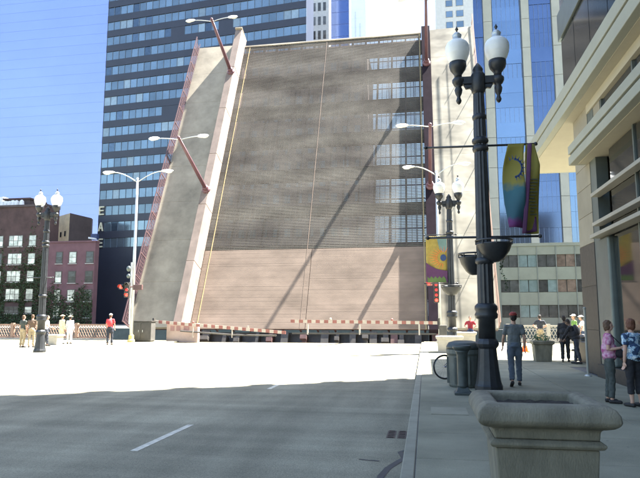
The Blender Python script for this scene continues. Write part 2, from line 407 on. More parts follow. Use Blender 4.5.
# open grating above
mb = MB(); pitch = .15; i = 0; v = VS + .06
while v < V1 - .25:
    mb.box(XL, XR, v, v + .086, -.016, 0); v += pitch
x = XL + .3
while x < XR:
    mb.box(x, x + .04, VS, V1 - .2, -.07, -.018); x += .43
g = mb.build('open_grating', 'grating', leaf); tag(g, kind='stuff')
# stringers and floor beams below
x = XL + .2; xs2 = []
for x in [-.05 - 1.29 * k for k in range(14)]:
    MB().box(x - .07, x + .07, V0, V1 - .2, -.62, -.1).build('stringer', 'girder_steel', leaf)
for v in (31.6, 27.9, 24.0, 20.1, 16.2, 12.3, 8.4, 4.5):
    b = MB().box(XL - 4.6, XR + 4.6, v - .05, v + .05, -2.2, -.63).box(XL - 4.6, XR + 4.6, v - .22, v + .22, -2.25, -2.2)
    b.build('floor_beam', 'girder_steel', leaf)
for x0 in (XL - 1.1, XR + .25):
    MB().box(x0, x0 + .3, -6, V1 - .3, -3.6, -.12).box(x0 - .2, x0 + .5, -6, V1 - .3, -3.7, -3.6).build('main_girder', 'girder_steel', leaf)
MB().box(XL, XR, V1 - .2, V1, -.5, .04).build('end_nosing', 'leaf_concrete', leaf, bevel=.02)
MB().box(-9.095, -9.045, V0, V1 - .2, .002, .012).build('centre_joint', 'deck_steel', leaf)
for x in (XL + .5, XR - .2): MB().box(x, x + .07, V0, V1 - .2, .006, .016).build('edge_line', 'yellow_line', leaf)
# concrete barrier, left, in cast lengths
L0, L1 = V0 - .3, V1 + .9; nb = 6
for i in range(nb):
    a = L0 + (L1 - L0) * i / nb; b = L0 + (L1 - L0) * (i + 1) / nb
    MB().prism([(XL - .86, -.1), (XL - .02, -.1), (XL - .08, .45), (XL - .10, 1.4), (XL - .78, 1.4), (XL - .82, .45)], a + .012, b - .012, 'xz').build('barrier_block', 'barrier_concrete', leaf, bevel=.03)
MB().box(XL - .8, XL - .06, L1, L1 + .12, -.2, 1.6).build('barrier_cap', 'leaf_concrete', leaf, bevel=.03)
# right side: dark steel girder kerb
MB().box(XR + .06, XR + .74, V0 - .3, V1 + .1, -.1, .58).box(XR + .02, XR + .80, V0 - .3, V1 + .1, .58, .64).build('steel_kerb', 'kerb_dark', leaf, bevel=.015)
# footways
nsl = 8
for nm, x0, x1, mm in (('left', -22.4, XL - .88, 'leaf_concrete_stained'), ('right', XR + .82, 4.95, 'leaf_concrete_pale')):
    for i in range(nsl):
        a = V0 + (V1 - V0) * i / nsl; b = V0 + (V1 - V0) * (i + 1) / nsl
        MB().box(x0, x1, a + .004, b - .004, -.15, .22).build('footway_panel', mm, leaf, bevel=.01)
    MB().box(x0 + .02, x1 - .02, V0, V1, -.3, -.151).build('footway_frame', 'girder_steel', leaf)
# railings of the leaf (lattice)
for xr, mm in ((-22.42, 'rail_maroon'), (4.96, 'rail_brown')):
    rl = MB().box(xr - .04, xr + .04, V0, V1 + .5, 1.22, 1.29).box(xr - .03, xr + .03, V0, V1 + .5, .28, .33).box(xr - .02, xr + .02, V0, V1 + .5, .98, 1.01).build('railing', mm, leaf)
    pm = MB().box(-.035, .035, -.04, .04, .1, 1.23).mesh('rail_post')
    k = 0; v = V0 + .05
    while v < V1 + .5:
        q_ = place('rail_post', pm, mm, rl, loc=(xr, v, 0)); q_.scale = (1, 1, 1) if xr < 0 else (.7, .35, .9); v += 2.0 if xr < 0 else 3.9
    lat = MB(); v = V0
    while v < V1 and xr < 0:
        lat.box(xr - .012, xr + .012, v, v + .03, .33, .98); v += .3
    if xr < 0:
        for zz in (.46, .6, .74, .87): lat.box(xr - .01, xr + .01, V0, V1, zz, zz + .03)
    if xr < 0: tag(lat.build('lattice', mm, rl), kind='stuff')
# lower end: bearings and counterweight arms below the roadway
x = XL + .4; k = 0
while x < XR - .3:
    w_ = random.uniform(.1, .28); h_ = random.uniform(-.1, .45)
    b = MB().box(x - w_, x + w_, -2.6, V0 - .05 - random.random() * .4, -.7, -.1)
    if k % 2: b.box(x - w_ * 1.6, x + w_ * 1.2, h_ - .3, h_, -.09, random.uniform(.05, .35))
    if k % 3 == 0: b.tube([(x - .6, -1.2, -.3), (x + .1, .55, -.2)], .06, 6)
    b.build('heel_bracket', random.choice(('gate_dark', 'gate_dark', 'gate_dark', 'girder_steel', 'machinery')), leaf)
    x += random.uniform(.5, 1.5); k += 1
MB().box(XL, XR, -3.5, V0, -1.2, -.75).build('heel_plate', 'gate_dark', leaf)
MB().box(XL - .5, XR + .5, -4.5, -1.2, -2.6, -.8).build('counterweight', 'machinery', leaf)

# road end at the gap
re_ = tag(MB().box(LX, KX, 41.6, 41.78, -.9, -.105).build('road_end_beam', 'gate_dark'), 'dark steel beam along the end of the road', 'beam')
pit = struct('bridge_pit', MB().box(-24, 6, 41.79, 49, -5.4, -3.0), 'gate_dark')

# lamp masts standing on the leaf
def cobra(mb_head, mb_lens, at, d, out):
    """lamp head at the end of an arm; d = direction the arm runs, out = unit 'up'"""
    M = Matrix((d, out.cross(d), out)).transposed()
    mb_head.ell(at + d * .38 + out * .02, (.46, .17, .10), 14, 8, M)
    mb_lens.ell(at + d * .5 - out * .05, (.27, .14, .10), 12, 8, M)
def twin_mast(name, h, arm, rise, pr, pm, hm, loc, rot, base=None):
    o = empty(name, loc, rot)
    MB().tube([(0, 0, 0), (0, 0, h * .5), (0, 0, h)], [pr, pr * .85, pr * .65], 12).build('pole', pm, o, smooth=True)
    MB().lathe([(pr * 2.1, 0), (pr * 2.1, .12), (pr * 1.5, .2), (pr * 1.4, .45), (pr, .5)], 12).build('base', pm if base is None else base, o)
    for d in (-1, 1):
        pts = [(0, 0, h - .25)] + [(d * arm * t, 0, h - .25 + rise * math.sin(t * math.pi / 2) ) for t in (.15, .35, .6, .85, 1)]
        MB().tube(pts, .035, 8).build('arm', 'galv', o, smooth=True)
        hd = MB(); ln = MB(); cobra(hd, ln, Vector((d * arm, 0, h - .25 + rise)), Vector((d, 0, 0)), Vector((0, 0, 1)))
        q = hd.build('lamp_head', hm, o, smooth=True); ln.build('lens', 'globe', q, smooth=True)
    MB().ell((0, 0, h), (pr * .8, pr * .8, pr * .8)).build('pole_cap', pm, o, smooth=True)
    return o
RM = Matrix.Rotation(TILT, 4, 'X')
def leafpt(x, v, z): return RM @ Vector((x, v, z)) + Vector((0, LY, 0))
for (x, v, L, lab) in ((XL - .32, 26.8, 6.1, 'maroon twin lamp mast high on the left of the raised bridge'), (XL - .32, 12.8, 6.6, 'maroon twin lamp mast halfway up the left of the raised bridge'),
                    (.6, 26.9, 7.0, 'maroon twin lamp mast at the top right of the raised bridge'), (.6, 12.9, 7.2, 'maroon twin lamp mast halfway up the right of the raised bridge')):
    m_ = twin_mast('bridge_lamp_mast', L, 1.55, .28, .17, 'post_maroon', 'lamp_head', leafpt(x, v, .64 if x > 0 else 1.4), (TILT, 0, 0))
    tag(m_, lab, 'lamp post', 'twin lamp masts on the raised bridge')
# galvanised street masts
P = gnd(131, 342); m_ = twin_mast('street_light', 11.3, 1.75, .75, .12, 'galv', 'lamp_head', (P.x, P.y, 0), (0, 0, R(4)), 'hydrant_yellow'); tag(m_, 'tall silver street light with twin arms left of the bridge', 'street light', 'silver twin arm street lights')
P = gnd(440.5, 342.5); m_ = twin_mast('street_light', 11.6, 1.5, .7, .12, 'galv', 'lamp_head', (P.x, P.y, 0), (0, 0, R(-4))); tag(m_, 'tall grey street light with twin arms right of the bridge roadway', 'street light', 'silver twin arm street lights')

# ------------------------------------------------------------------ barrier gates
def gate(name, x0, x1, z0, z1, lab, rails):
    o = empty(name, (x0, 40.5, 0)); tag(o, lab, 'barrier gate', 'red and white bridge gates')
    n = 34; d = (x1 - x0) / n
    for i in range(n):
        a, b = x0 + d * i - x0, x0 + d * (i + 1) - x0; za = z0 + (z1 - z0) * i / n; zb = z0 + (z1 - z0) * (i + 1) / n
        lo, hi = sorted((a, b)); zl, zh = (za, zb) if a < b else (zb, za); sk = .10 if d > 0 else -.10
        MB().prism([(lo, zl - .11), (hi, zh - .11), (hi + sk * 0, zh + .10), (lo, zl + .10)], -.04, .04, 'xz').build('stripe', 'red_stripe' if i % 2 else 'white_stripe', o)
    if rails:
        lo, hi = sorted((0, x1 - x0))
        MB().box(lo + .1, hi - .1, -.03, .03, .52, .62).build('lower_rail', 'gate_dark', o)
        for t in (.88, .52, .12): 
            xx = (x1 - x0) * t; MB().box(xx - .05, xx + .05, -.045, .045, .5, z0 - .1).build('upright', 'trim_pale', o)
    else:
        for t in (.3, .6):
            xx = (x1 - x0) * t; MB().box(xx - .03, xx + .03, -.03, .03, .25, z0 + (z1 - z0) * t - .1).build('upright', 'white_stripe', o)
        MB().tube([((x1 - x0) * .2, .05, .7), ((x1 - x0) * .62, .05, .45), ((x1 - x0) * .93, .05, .42)], .06, 6).build('lower_rail', 'gate_dark', o)
    for k in range(2):
        t = .3 + k * .42; xx = (x1 - x0) * t; zz = z0 + (z1 - z0) * t + .1
        MB().lathe([(.05, 0), (.07, .03), (.07, .12), (.03, .16)], 8, (xx, 0, zz)).build('warning_lamp', 'white_stripe' if k % 2 else 'red_stripe', o)
    sg = 1 if x1 > x0 else -1
    MB().box(-.25 - sg * .35, .25 - sg * .35, -.3, .3, 0, 1.15).build('gate_housing', 'cabinet', o, bevel=.03)
    MB().box(-.06 - sg * .1, .06 - sg * .1, -.1, .1, .9, 1.6).build('pivot', 'gate_dark', o)
    return o
gate('barrier_gate', -19.0, -9.45, 1.36, .62, 'sagging red and white striped gate arm left of the road centre', False)
gate('barrier_gate', .75, -9.1, 1.30, 1.40, 'level red and white striped gate with lower rail right of the road centre', True)
# cabinet and parapet to the left of the left gate
o = empty('control_cabinet', (-19.3, 39.3, 0)); tag(o, 'dark metal control cabinet at the left gate', 'cabinet')
MB().box(-.75, .75, -.35, .35, .06, 1.35).build('body', 'cabinet', o, bevel=.02); MB().box(-.80, .80, -.4, .4, 1.35, 1.42).build('top', 'gate_dark', o, bevel=.01); MB().box(-.7, .7, -.3, .3, 0, .06).build('foot', 'gate_dark', o)
for x in (-.37, .37): MB().box(x - .34, x + .34, -.37, -.35, .15, 1.28).build('door', 'gate_dark' if x > 0 else 'cabinet', o); MB().box(x * .4 - .02, x * .4 + .02, -.40, -.37, .65, .8).build('handle', 'galv', o)
o = empty('parapet', (-16.9, 41.0, 0)); tag(o, 'short pink concrete parapet beside the left gate', 'parapet')
MB().box(-1.35, 1.0, -.2, .2, -.12, 1.22).build('wall', 'parapet_pink', o, bevel=.03)
for x in (-.9, -.45, .1): MB().box(x - .15, x + .15 + (.1 if x > 0 else 0), -.23, -.2, .7, 1.05).build('plaque', 'plaque', o)

# ------------------------------------------------------------------ riverside railings
def river_rail(x0, x1, y, m, lab, z=1.15, white=False):
    o = empty('railing', ((x0 + x1) / 2, y, 0)); tag(o, lab, 'railing'); hw = (x1 - x0) / 2
    MB().box(-hw, hw, -.07, .07, z - .1, z).build('top_rail', m, o); MB().box(-hw, hw, -.06, .06, .12, .22).build('bottom_rail', m, o); MB().box(-hw, hw, -.2, .2, -.1, .12).build('plinth', 'planter_pale', o)
    n = max(2, round((x1 - x0) / 2.6)); pm = MB().box(-.11, .11, -.11, .11, .1, z + .08).mesh('post')
    for i in range(n + 1): place('post', pm, m, o, loc=(-hw + 2 * hw * i / n, 0, 0))
    lat = MB(); x = -hw
    while x < hw - .2:
        lat.tube([(x, 0, .22), (x + .42, 0, z - .1)], .022, 4); lat.tube([(x + .42, 0, .22), (x, 0, z - .1)], .022, 4); x += .21
    tag(lat.build('lattice', m, o), kind='stuff')
river_rail(-60, -22.9, 41.3, 'rail_brown', 'brown lattice railing along the river on the left')
river_rail(5.3, 28, 41.3, 'planter_pale', 'pale railing along the river on the right')

# ------------------------------------------------------------------ ornate twin globe street lamps
def globe_r(z):
    P_ = [(7.985, .2), (8.08, .245), (8.2, .285), (8.32, .30), (8.42, .29), (8.5, .25), (8.56, .17), (8.59, .13)]
    for (a, ra), (b, rb_) in zip(P_, P_[1:]):
        if z <= b: t = (z - a) / (b - a); return ra + (rb_ - ra) * t
    return .13
def street_lamp(loc, lab, rz=0):
    o = empty('street_lamp', loc, (0, 0, rz)); tag(o, lab, 'street lamp', 'dark ornate twin globe street lamps')
    MB().lathe([(.32, 0), (.32, .10), (.30, .14), (.28, .22), (.25, .45), (.22, .75), (.205, .95), (.25, 1.0), (.27, 1.06), (.25, 1.12), (.20, 1.18)], 12).build('base', 'iron', o, bevel=.008)
    MB().lathe([(.20, 1.18), (.195, 1.62), (.26, 1.66), (.27, 1.74), (.24, 1.80), (.27, 1.86), (.26, 1.94), (.20, 2.0)], 16).build('collar', 'iron', o, smooth=True)
    # fluted shaft
    vs = []; fs = []; N = 24; prof = [(2.0, .19), (3.4, .18), (4.6, .165), (5.8, .15), (6.2, .155), (7.2, .13)]
    for z, r in prof:
        for j in range(N):
            a = 2 * math.pi * j / N; rr = r * (1 if j % 2 else .9); vs.append((rr * math.cos(a), rr * math.sin(a), z))
    for i in range(len(prof) - 1):
        for j in range(N): fs.append((i * N + j, i * N + (j + 1) % N, (i + 1) * N + (j + 1) % N, (i + 1) * N + j))
    sh = MB().add(vs, fs).build('shaft', 'iron', o)
    for z, r in ((3.0, .215), (5.75, .185), (5.95, .19), (6.55, .165)):
        MB().lathe([(r * .75, -.09), (r, -.05), (r * 1.06, 0), (r, .05), (r * .75, .09)], 16, (0, 0, z)).build('ring', 'iron', sh, smooth=True)
    MB().lathe([(.13, 7.15), (.17, 7.22), (.18, 7.45), (.18, 7.62), (.15, 7.68), (.12, 7.72), (.13, 7.78), (.09, 7.86), (.03, 7.94), (.01, 7.96)], 14).build('finial', 'iron', o, smooth=True)
    ar = MB().box(-.47, .47, -.075, .075, 7.40, 7.60)
    for d in (-1, 1):
        ar.prism([(d * .08, 7.40), (d * .36, 7.40), (d * .30, 7.28), (d * .2, 7.30), (d * .08, 7.12)], -.05, .05, 'xz')
    ar.build('cross_arm', 'iron', o, bevel=.02)
    for d in (-1, 1):
        x = d * .48
        MB().lathe([(.005, 6.90), (.05, 6.94), (.07, 7.0), (.05, 7.06), (.04, 7.1), (.08, 7.18), (.1, 7.28), (.07, 7.36), (.11, 7.4), (.15, 7.48), (.15, 7.54), (.1, 7.60)], 14, (x, 0, 0)).build('pendant', 'iron', o, smooth=True)
        MB().lathe([(.1, 7.60), (.09, 7.66), (.13, 7.72), (.19, 7.8), (.215, 7.9), (.21, 7.99)], 16, (x, 0, 0)).build('lamp_cup', 'iron', o, smooth=True)
        gl = MB().lathe([(globe_r(7.985 + .595 * i / 40) + (.004 if i % 2 else 0), 7.985 + .595 * i / 40) for i in range(41)], 24, (x, 0, 0)).build('globe', 'globe', o, smooth=True)
        MB().lathe([(.15, 8.575), (.13, 8.60), (.1, 8.62), (.11, 8.68), (.12, 8.71), (.06, 8.78), (.03, 8.8)], 14, (x, 0, 0)).build('globe_cap', 'globe_cap', gl, smooth=True)
        MB().lathe([(.02, 8.79), (.02, 8.84), (.045, 8.87), (.02, 8.92), (.004, 8.96)], 10, (x, 0, 0)).build('globe_finial', 'iron', gl, smooth=True)
    return o
def banner_rods(o, zs, left, right):
    for z in zs:
        MB().tube([(-left, 0, z), (right, 0, z)], .028, 8).ell((-left, 0, z), (.05, .05, .05), 8, 6).ell((right, 0, z), (.05, .05, .05), 8, 6).build('banner_rod', 'iron', o, smooth=True)
def basket(o, c, r, lab=None):
    x, y, z = c
    b = MB().lathe([(.06, -.42), (.12, -.40), (r * .55, -.33), (r * .85, -.15), (r * .98, 0), (r, .03), (r * .9, .02), (r * .8, -.12), (.1, -.3)], 20, c).build('hanging_basket', 'iron', o, smooth=True)
    MB().torus((x, y, z + .10), r, .022, 28, 6, 'z').build('hoop', 'iron', b, smooth=True)
    for k in range(8):
        a = k * math.pi / 4; MB().tube([(x + r * math.cos(a), y + r * math.sin(a), z), (x + r * math.cos(a), y + r * math.sin(a), z + .1)], .014, 5).build('hoop_stay', 'iron', b)
    MB().lathe([(.05, -.12), (r * .8, -.06), (r * .6, -.02), (.05, .0)], 14, c).build('soil', 'soil', b)
    return b
P = gnd(489, 390); L1_ = street_lamp((P.x, P.y, 0), 'large dark twin globe street lamp with banner nearest the camera', R(2))
banner_rods(L1_, (5.83, 3.58), 1.32, 1.30); basket(L1_, (.22, -.1, 3.38), .42); basket(L1_, (-.20, .42, 3.12), .36)
P2 = atY(453, 349, 31.0); L2_ = street_lamp((P2.x, 31.0, 0), 'twin globe street lamp with yellow banner beyond the nearest lamp', R(0)); banner_rods(L2_, (5.85, 3.36), 1.3, .3); basket(L2_, (0, -.15, 3.15), .5)
P3 = gnd(39.5, 352); L3_ = street_lamp((P3.x, P3.y, 0), 'twin globe street lamp among the pedestrians on the left pavement', R(6)); banner_rods(L3_, (4.0,), .9, .5); L3_.scale = (.9, .9, .9)
# vine trailing from the near basket
def scatter_leaves(mb, pts, size):
    for p in pts:
        a = random.uniform(0, 6.28); t = random.uniform(-1, 1); u = Vector((math.cos(a), math.sin(a), t)).normalized() * size * random.uniform(.6, 1.3); v = u.orthogonal().normalized() * size * random.uniform(.4, .8)
        p = Vector(p); mb.add([p - u, p + v, p + u, p - v], [(0, 1, 2, 3)])
lv = MB(); pts = []
for k in range(70):
    t = random.random(); pts.append((.42 + .06 * math.sin(t * 9) + random.uniform(-.03, .03), -.1 + random.uniform(-.04, .04), 3.4 - 1.1 * t))
scatter_leaves(lv, pts, .03); vb = lv.build('trailing_vine', 'leafgreen', L1_); tag(vb, kind='stuff')

# banners
def cloth(fn, nu, nv, thick=.006):
    vs = []; fs = []
    for side in (0, 1):
        for i in range(nu + 1):
            for j in range(nv + 1):
                p = Vector(fn(i / nu, j / nv)); vs.append(p + Vector((0, thick * (side - .5), 0)))
    q = (nu + 1) * (nv + 1)
    for i in range(nu):
        for j in range(nv):
            a = i * (nv + 1) + j; fs.append((a, a + 1, a + nv + 2, a + nv + 1)); fs.append((q + a, q + a + nv + 1, q + a + nv + 2, q + a + 1))
    for i in range(nu):
        for j in (0, nv):
            a = i * (nv + 1) + j; b = a + nv + 1; fs.append((a, b, q + b, q + a))
    for j in range(nv):
        for i in (0, nu):
            a = i * (nv + 1) + j; fs.append((a, a + 1, q + a + 1, q + a))
    return MB().add(vs, fs)
# near banner: two halves of wind-twisted cloth with a purple band between
bo = empty('street_banner', (P.x + .62, P.y - .02, 5.80)); tag(bo, 'twisted yellow and teal street banner hanging from the nearest lamp', 'banner')
def wob(z): return .05 * math.sin(z * 2.3)
def left_half(u, v):
    z = -2.05 * v; wd = .38 + .10 * math.sin(v * math.pi) - .16 * max(0, v - .7); xr = .40 - .10 * v + .0
    x = xr - wd * (1 - u) ; 
    x += -.02 * math.sin(v * 7)
    return (x, .16 * math.sin(u * 2.6 + v * 4.0) * min(1, v * 4) - .05, z + .02)
def right_half(u, v):
    z = -2.18 * v; x = .44 - .10 * v + u * (.20 + .12 * min(1, v * 4))
    return (x, .10 * math.sin(u * 3 + v * 5 + 1) * min(1, v * 4) + .03, z + .02)
def mid_band(u, v):
    z = -2.18 * v; x = .52 - .22 * v + (u - .5) * .10
    return (x, -.10 * math.sin(v * 3) - .07, z + .01)
cloth(left_half, 10, 24).build('cloth', 'banner_print', bo, smooth=True)
rh = cloth(right_half, 8, 24).build('cloth', 'banner_yellow', bo, smooth=True)
cloth(mid_band, 3, 24).build('band', 'banner_purple', bo, smooth=True)
cloth(lambda u, v: (.31 + u * .31, .10 * math.sin(u * 3 + 5.6) + .03 - .012, -1.80 - .36 * v + .06 * u), 6, 6).build('band', 'banner_purple', bo, smooth=True)
for k in range(12):      # sideways lettering on the yellow half, illegible in the photograph
    z = -.88 - k * .075; v = -z / 2.18; x0 = .50 - .1 * v; ww = random.choice((.16, .2, .2, .13))
    yy = .10 * math.sin(.5 * 3 + v * 5 + 1) + .03 - .035
    MB().box(x0, x0 + ww, yy - .012, yy, z - .014, z + .014).build('letter_stroke', 'banner_ink', bo)
sunp = MB()
for k in range(11):
    a = R(-80 + k * 20 + 180 * 0); cx_, cz = .12, -.62
    sunp.prism([(cx_ + .17 * math.cos(a - .09), cz + .22 * math.sin(a - .09)), (cx_ + .26 * math.cos(a), cz + .33 * math.sin(a)), (cx_ + .17 * math.cos(a + .09), cz + .22 * math.sin(a + .09))], -.245, -.235, 'xz')
sunp.prism([(cx_ + .19 * math.cos(R(a)), cz + .24 * math.sin(R(a))) for a in range(-90, 91, 12)] + [(cx_ + .15 * math.cos(R(a)), cz + .19 * math.sin(R(a))) for a in range(90, -91, -12)], -.245, -.235, 'xz')
sunp.build('sun_emblem', 'banner_blue', bo)
# second banner: flat, sun face
b2 = empty('street_banner', (P2.x - 1.22, 31.0, 5.78)); tag(b2, 'yellow street banner with purple corner on the farther lamp', 'banner')
cloth(lambda u, v: (u * 1.05, .06 * math.sin(u * 4 + v * 3), -2.38 * v), 10, 20).build('cloth', 'banner_gold', b2, smooth=True)
MB().prism([(0, -1.35), (.2, -1.52), (.5, -1.68), (.85, -1.76), (1.05, -1.78), (1.05, -2.38), (0, -2.38)], -.085, -.078, 'xz').build('purple_corner', 'banner_purple', b2)
MB().prism([(.05, -2.36)] + [(.05 + .1 * i, -2.05 - .12 * (i % 2)) for i in range(10)] + [(1.0, -2.36)], -.095, -.088, 'xz').build('green_fringe', 'banner_green', b2)
MB().prism([(.55, -.05), (1.04, -.05), (1.04, -.75), (.9, -.85), (.7, -.7), (.62, -.4)], -.085, -.078, 'xz').build('teal_corner', 'banner_teal', b2)
MB().prism([(.86 + .15 * math.cos(R(a)), -1.12 + .17 * math.sin(R(a))) for a in range(0, 360, 20)], -.10, -.09, 'xz').build('dark_disc', 'banner_blue', b2)
rays = MB()
for k in range(14):
    a = R(70 + k * 15); cx_, cz = .86, -1.12
    rays.prism([(cx_ + .3 * math.cos(a - .05), cz + .3 * math.sin(a - .05)), (max(.02, cx_ + .8 * math.cos(a)), cz + .62 * math.sin(a)), (cx_ + .3 * math.cos(a + .05), cz + .3 * math.sin(a + .05))], -.094, -.088, 'xz')
rays.build('sun_rays', 'orange', b2)

# ------------------------------------------------------------------ traffic signals
def signal_head(o, c, n, lens, rz=0, hm='gate_dark', r=.1):
    h = n * .34; q = MB().box(-.17, .17, -.12, .12, 0, h).build('signal_head', hm, o, bevel=.02, loc=c, rot=(0, 0, rz))
    for i in range(n):
        z = h - .17 - .34 * i
        MB().lathe([(r, 0), (r * .85, -.03), (.02, -.045)], 14, (0, -.122, z), 'y').build('lens', lens[i], q, smooth=True)
        vs = MB(); pts = [((r + .02) * math.cos(R(a)), (r + .02) * math.sin(R(a))) for a in range(-20, 201, 20)]; pt2 = [((r + .035) * math.cos(R(a)), (r + .035) * math.sin(R(a))) for a in range(200, -21, -20)]
        vs.prism([(x, z + zz) for x, zz in pts + pt2], -.30, -.12, 'xz'); vs.build('visor', hm, q)
    return q
P = gnd(440.5, 342.5); o = empty('traffic_signal', (P.x, P.y - .3, 0)); tag(o, 'red lit traffic signal on the grey pole right of the gate', 'traffic signal', 'traffic signals')
MB().tube([(0, .12, 2.3), (0, .12, 4.3)], .05, 8).build('bracket_post', 'galv', o, smooth=True)
signal_head(o, (-.2, -.06, 2.62), 4, [RED2, RED2, RED2, RED], 0)
signal_head(o, (-.62, -.05, 3.75), 1, [RED], R(-20), 'red_stripe', .12); MB().tube([(-.6, 0, 3.92), (0, 0, 3.92)], .03, 6).build('bracket', 'gate_dark', o)
P = gnd(131, 342); o = empty('traffic_signal', (P.x - .10, P.y - .35, 0)); tag(o, 'traffic signal with red light on the silver pole at left', 'traffic signal', 'traffic signals')
MB().tube([(0, .2, 1.2), (0, .2, 5.4)], .06, 8).build('bracket_post', 'galv', o)
signal_head(o, (-.15, 0, 3.0), 3, ['dark_lens', RED2, RED], R(12)); signal_head(o, (-.55, 0, 3.55), 1, [RED], R(-5), 'gate_dark', .13)
MB().tube([(-.5, .12, 3.72), (.9, .12, 3.72)], .04, 6).build('bracket', 'girder_steel', o)
MB().box(.3, .95, -.1, .1, 3.5, 3.85).build('side_head', 'girder_steel', o, bevel=.02)
MB().ell((-.10, 0, 4.95), (.15, .13, .2)).ell((-.10, 0, 4.45), (.13, .11, .16)).build('bell', 'facade_metal', o, smooth=True)

# ------------------------------------------------------------------ planters, bins, bollards
def rect_loop_mesh(prof, wx, wy, cx_, cy_, rad=.0):
    """square 'lathe': prof = [(outset, z)]"""
    vs = []; fs = []
    for o_, z in prof:
        vs += [(cx_ - wx - o_, cy_ - wy - o_, z), (cx_ + wx + o_, cy_ - wy - o_, z), (cx_ + wx + o_, cy_ + wy + o_, z), (cx_ - wx - o_, cy_ + wy + o_, z)]
    for i in range(len(prof) - 1):
        for j in range(4): fs.append((4 * i + j, 4 * i + (j + 1) % 4, 4 * i + 4 + (j + 1) % 4, 4 * i + 4 + j))
    fs.append((3, 2, 1, 0)); k = 4 * (len(prof) - 1); fs.append((k, k + 1, k + 2, k + 3)); return MB().add(vs, fs)
o = empty('stone_planter', (.865, 5.2, 0)); tag(o, 'big weathered concrete planter with rolled rim in the foreground', 'planter'); o.scale = (1, 1, 1.075)
rect_loop_mesh([(-.035, 0), (-.03, .3), (-.005, .66)], .375, .38, 0, 0).build('body', 'planter_stone', o, bevel=.012)
rect_loop_mesh([(-.006, .661), (.02, .668), (.035, .685), (.035, .70), (.012, .715), (.0, .72)], .375, .38, 0, 0).build('moulding', 'planter_stone', o, bevel=.004)
rect_loop_mesh([(.0, .721), (.005, .785), (.025, .80), (.09, .82), (.12, .84), (.128, .865), (.122, .905), (.10, .94), (.06, .962), (.02, .968), (-.03, .965), (-.055, .945), (-.06, .86)], .375, .38, 0, 0).build('rim', 'planter_stone', o, smooth=True, bevel=.03, seg=4).modifiers.new('wn', 'WEIGHTED_NORMAL')
sm = MB(); N = 14
vs = [( -.31 + .62 * i / N, -.31 + .62 * j / N, .90 + random.uniform(-.012, .012)) for j in range(N + 1) for i in range(N + 1)]
sm.add(vs, [(j * (N + 1) + i, j * (N + 1) + i + 1, (j + 1) * (N + 1) + i + 1, (j + 1) * (N + 1) + i) for j in range(N) for i in range(N)]); sm.build('soil', 'soil', o, smooth=True)
def box_planter(loc, hx, hy, h, lab, m='planter_pale', plants=0):
    o = empty('concrete_planter', loc); tag(o, lab, 'planter', 'concrete box planters')
    rect_loop_mesh([(-.05, 0), (-.01, h * .8), (.05, h * .84), (.06, h * .97), (.03, h), (-.08, h), (-.09, h - .1)], hx, hy, 0, 0).build('box', m, o, bevel=.012)
    MB().box(-hx + .06, hx - .06, -hy + .06, hy - .06, h - .14, h - .07).build('soil', 'soil', o)
    if plants:
        lv = MB(); pts = []
        for k in range(plants):
            a = random.uniform(0, 6.28); r = random.random() ** .5 * hx * 1.05; pts.append((r * math.cos(a), r * math.sin(a), h - .05 + random.random() ** 1.4 * .42 * (1 - .5 * r / hx)))
        scatter_leaves(lv, pts, .055); tag(lv.build('foliage', 'leafgreen', o), kind='stuff')
    return o
P = gnd(450, 353); box_planter((P.x, P.y + .5, 0), .58, .5, .78, 'sunlit pale concrete planter just beyond the bicycle')
P = gnd(466, 348); box_planter((P.x, P.y + .6, 0), .55, .5, .86, 'pale concrete planter beside the farther twin globe lamp')
P = gnd(545, 362); box_planter((P.x, P.y + .45, 0), .34, .34, .78, 'small concrete planter with low plants on the right pavement', 'planter_stone', 160)
P = gnd(51, 345); box_planter((P.x, P.y + .4, 0), .35, .35, .62, 'small pale planter beside the left twin globe lamp')
# rubbish bin and ash urn by the near lamp
P = gnd(466, 388.5); o = empty('litter_bin', (P.x, P.y + .42, 0)); tag(o, 'squat round stone litter bin left of the nearest lamp', 'litter bin')
MB().lathe([(.36, 0), (.38, .05), (.40, .75), (.43, .80), (.43, .9)], 24).build('barrel', 'bin_green', o, bevel=.01)
MB().lathe([(.43, .9), (.42, .97), (.36, 1.06), (.22, 1.10), (.20, 1.07)], 24).build('lid', 'iron_green', o, smooth=True)
for k in range(8): a = k * math.pi / 4 + .2; MB().cbox((.405 * math.cos(a), .405 * math.sin(a), .4), (.05, .05, .62)).build('rib', 'bin_green', o)
P = gnd(463.5, 395); o = empty('ash_urn', (P.x, P.y + .1, 0)); tag(o, 'dark iron ash urn column with flared foot before the litter bin', 'ash urn')
rect_loop_mesh([(.06, 0), (.06, .05), (.02, .07), (-.02, .16)], .13, .13, 0, 0).build('foot', 'iron_green', o, bevel=.008)
MB().lathe([(.13, .15), (.115, .2), (.115, .85), (.13, .9), (.16, .95)], 16).build('column', 'iron_green', o, smooth=True)
MB().lathe([(.16, .95), (.2, 1.0), (.21, 1.05), (.17, 1.06), (.15, 1.02)], 18).build('dish', 'iron_green', o, smooth=True)
P = gnd(593, 361); o = empty('litter_bin', (P.x - .1, P.y + .4, 0)); tag(o, 'dark litter bin against the building corner', 'litter bin')
MB().lathe([(.26, 0), (.3, .06), (.32, .8), (.3, .86)], 18).build('barrel', 'iron', o); MB().lathe([(.33, .86), (.33, .92), (.2, 1.0), (.18, .98)], 18).build('lid', 'gate_dark', o)
P = gnd(525, 352); o = empty('traffic_cone', (P.x, P.y, 0)); tag(o, 'small orange traffic cone beyond the walking man', 'traffic cone')
MB().box(-.2, .2, -.2, .2, 0, .04).build('base', 'orange', o); MB().lathe([(.15, .04), (.03, .75), (.02, .76)], 14).build('cone', 'orange', o, smooth=True); MB().lathe([(.107, .3), (.082, .45)], 14).build('reflective_band', 'white_stripe', o)
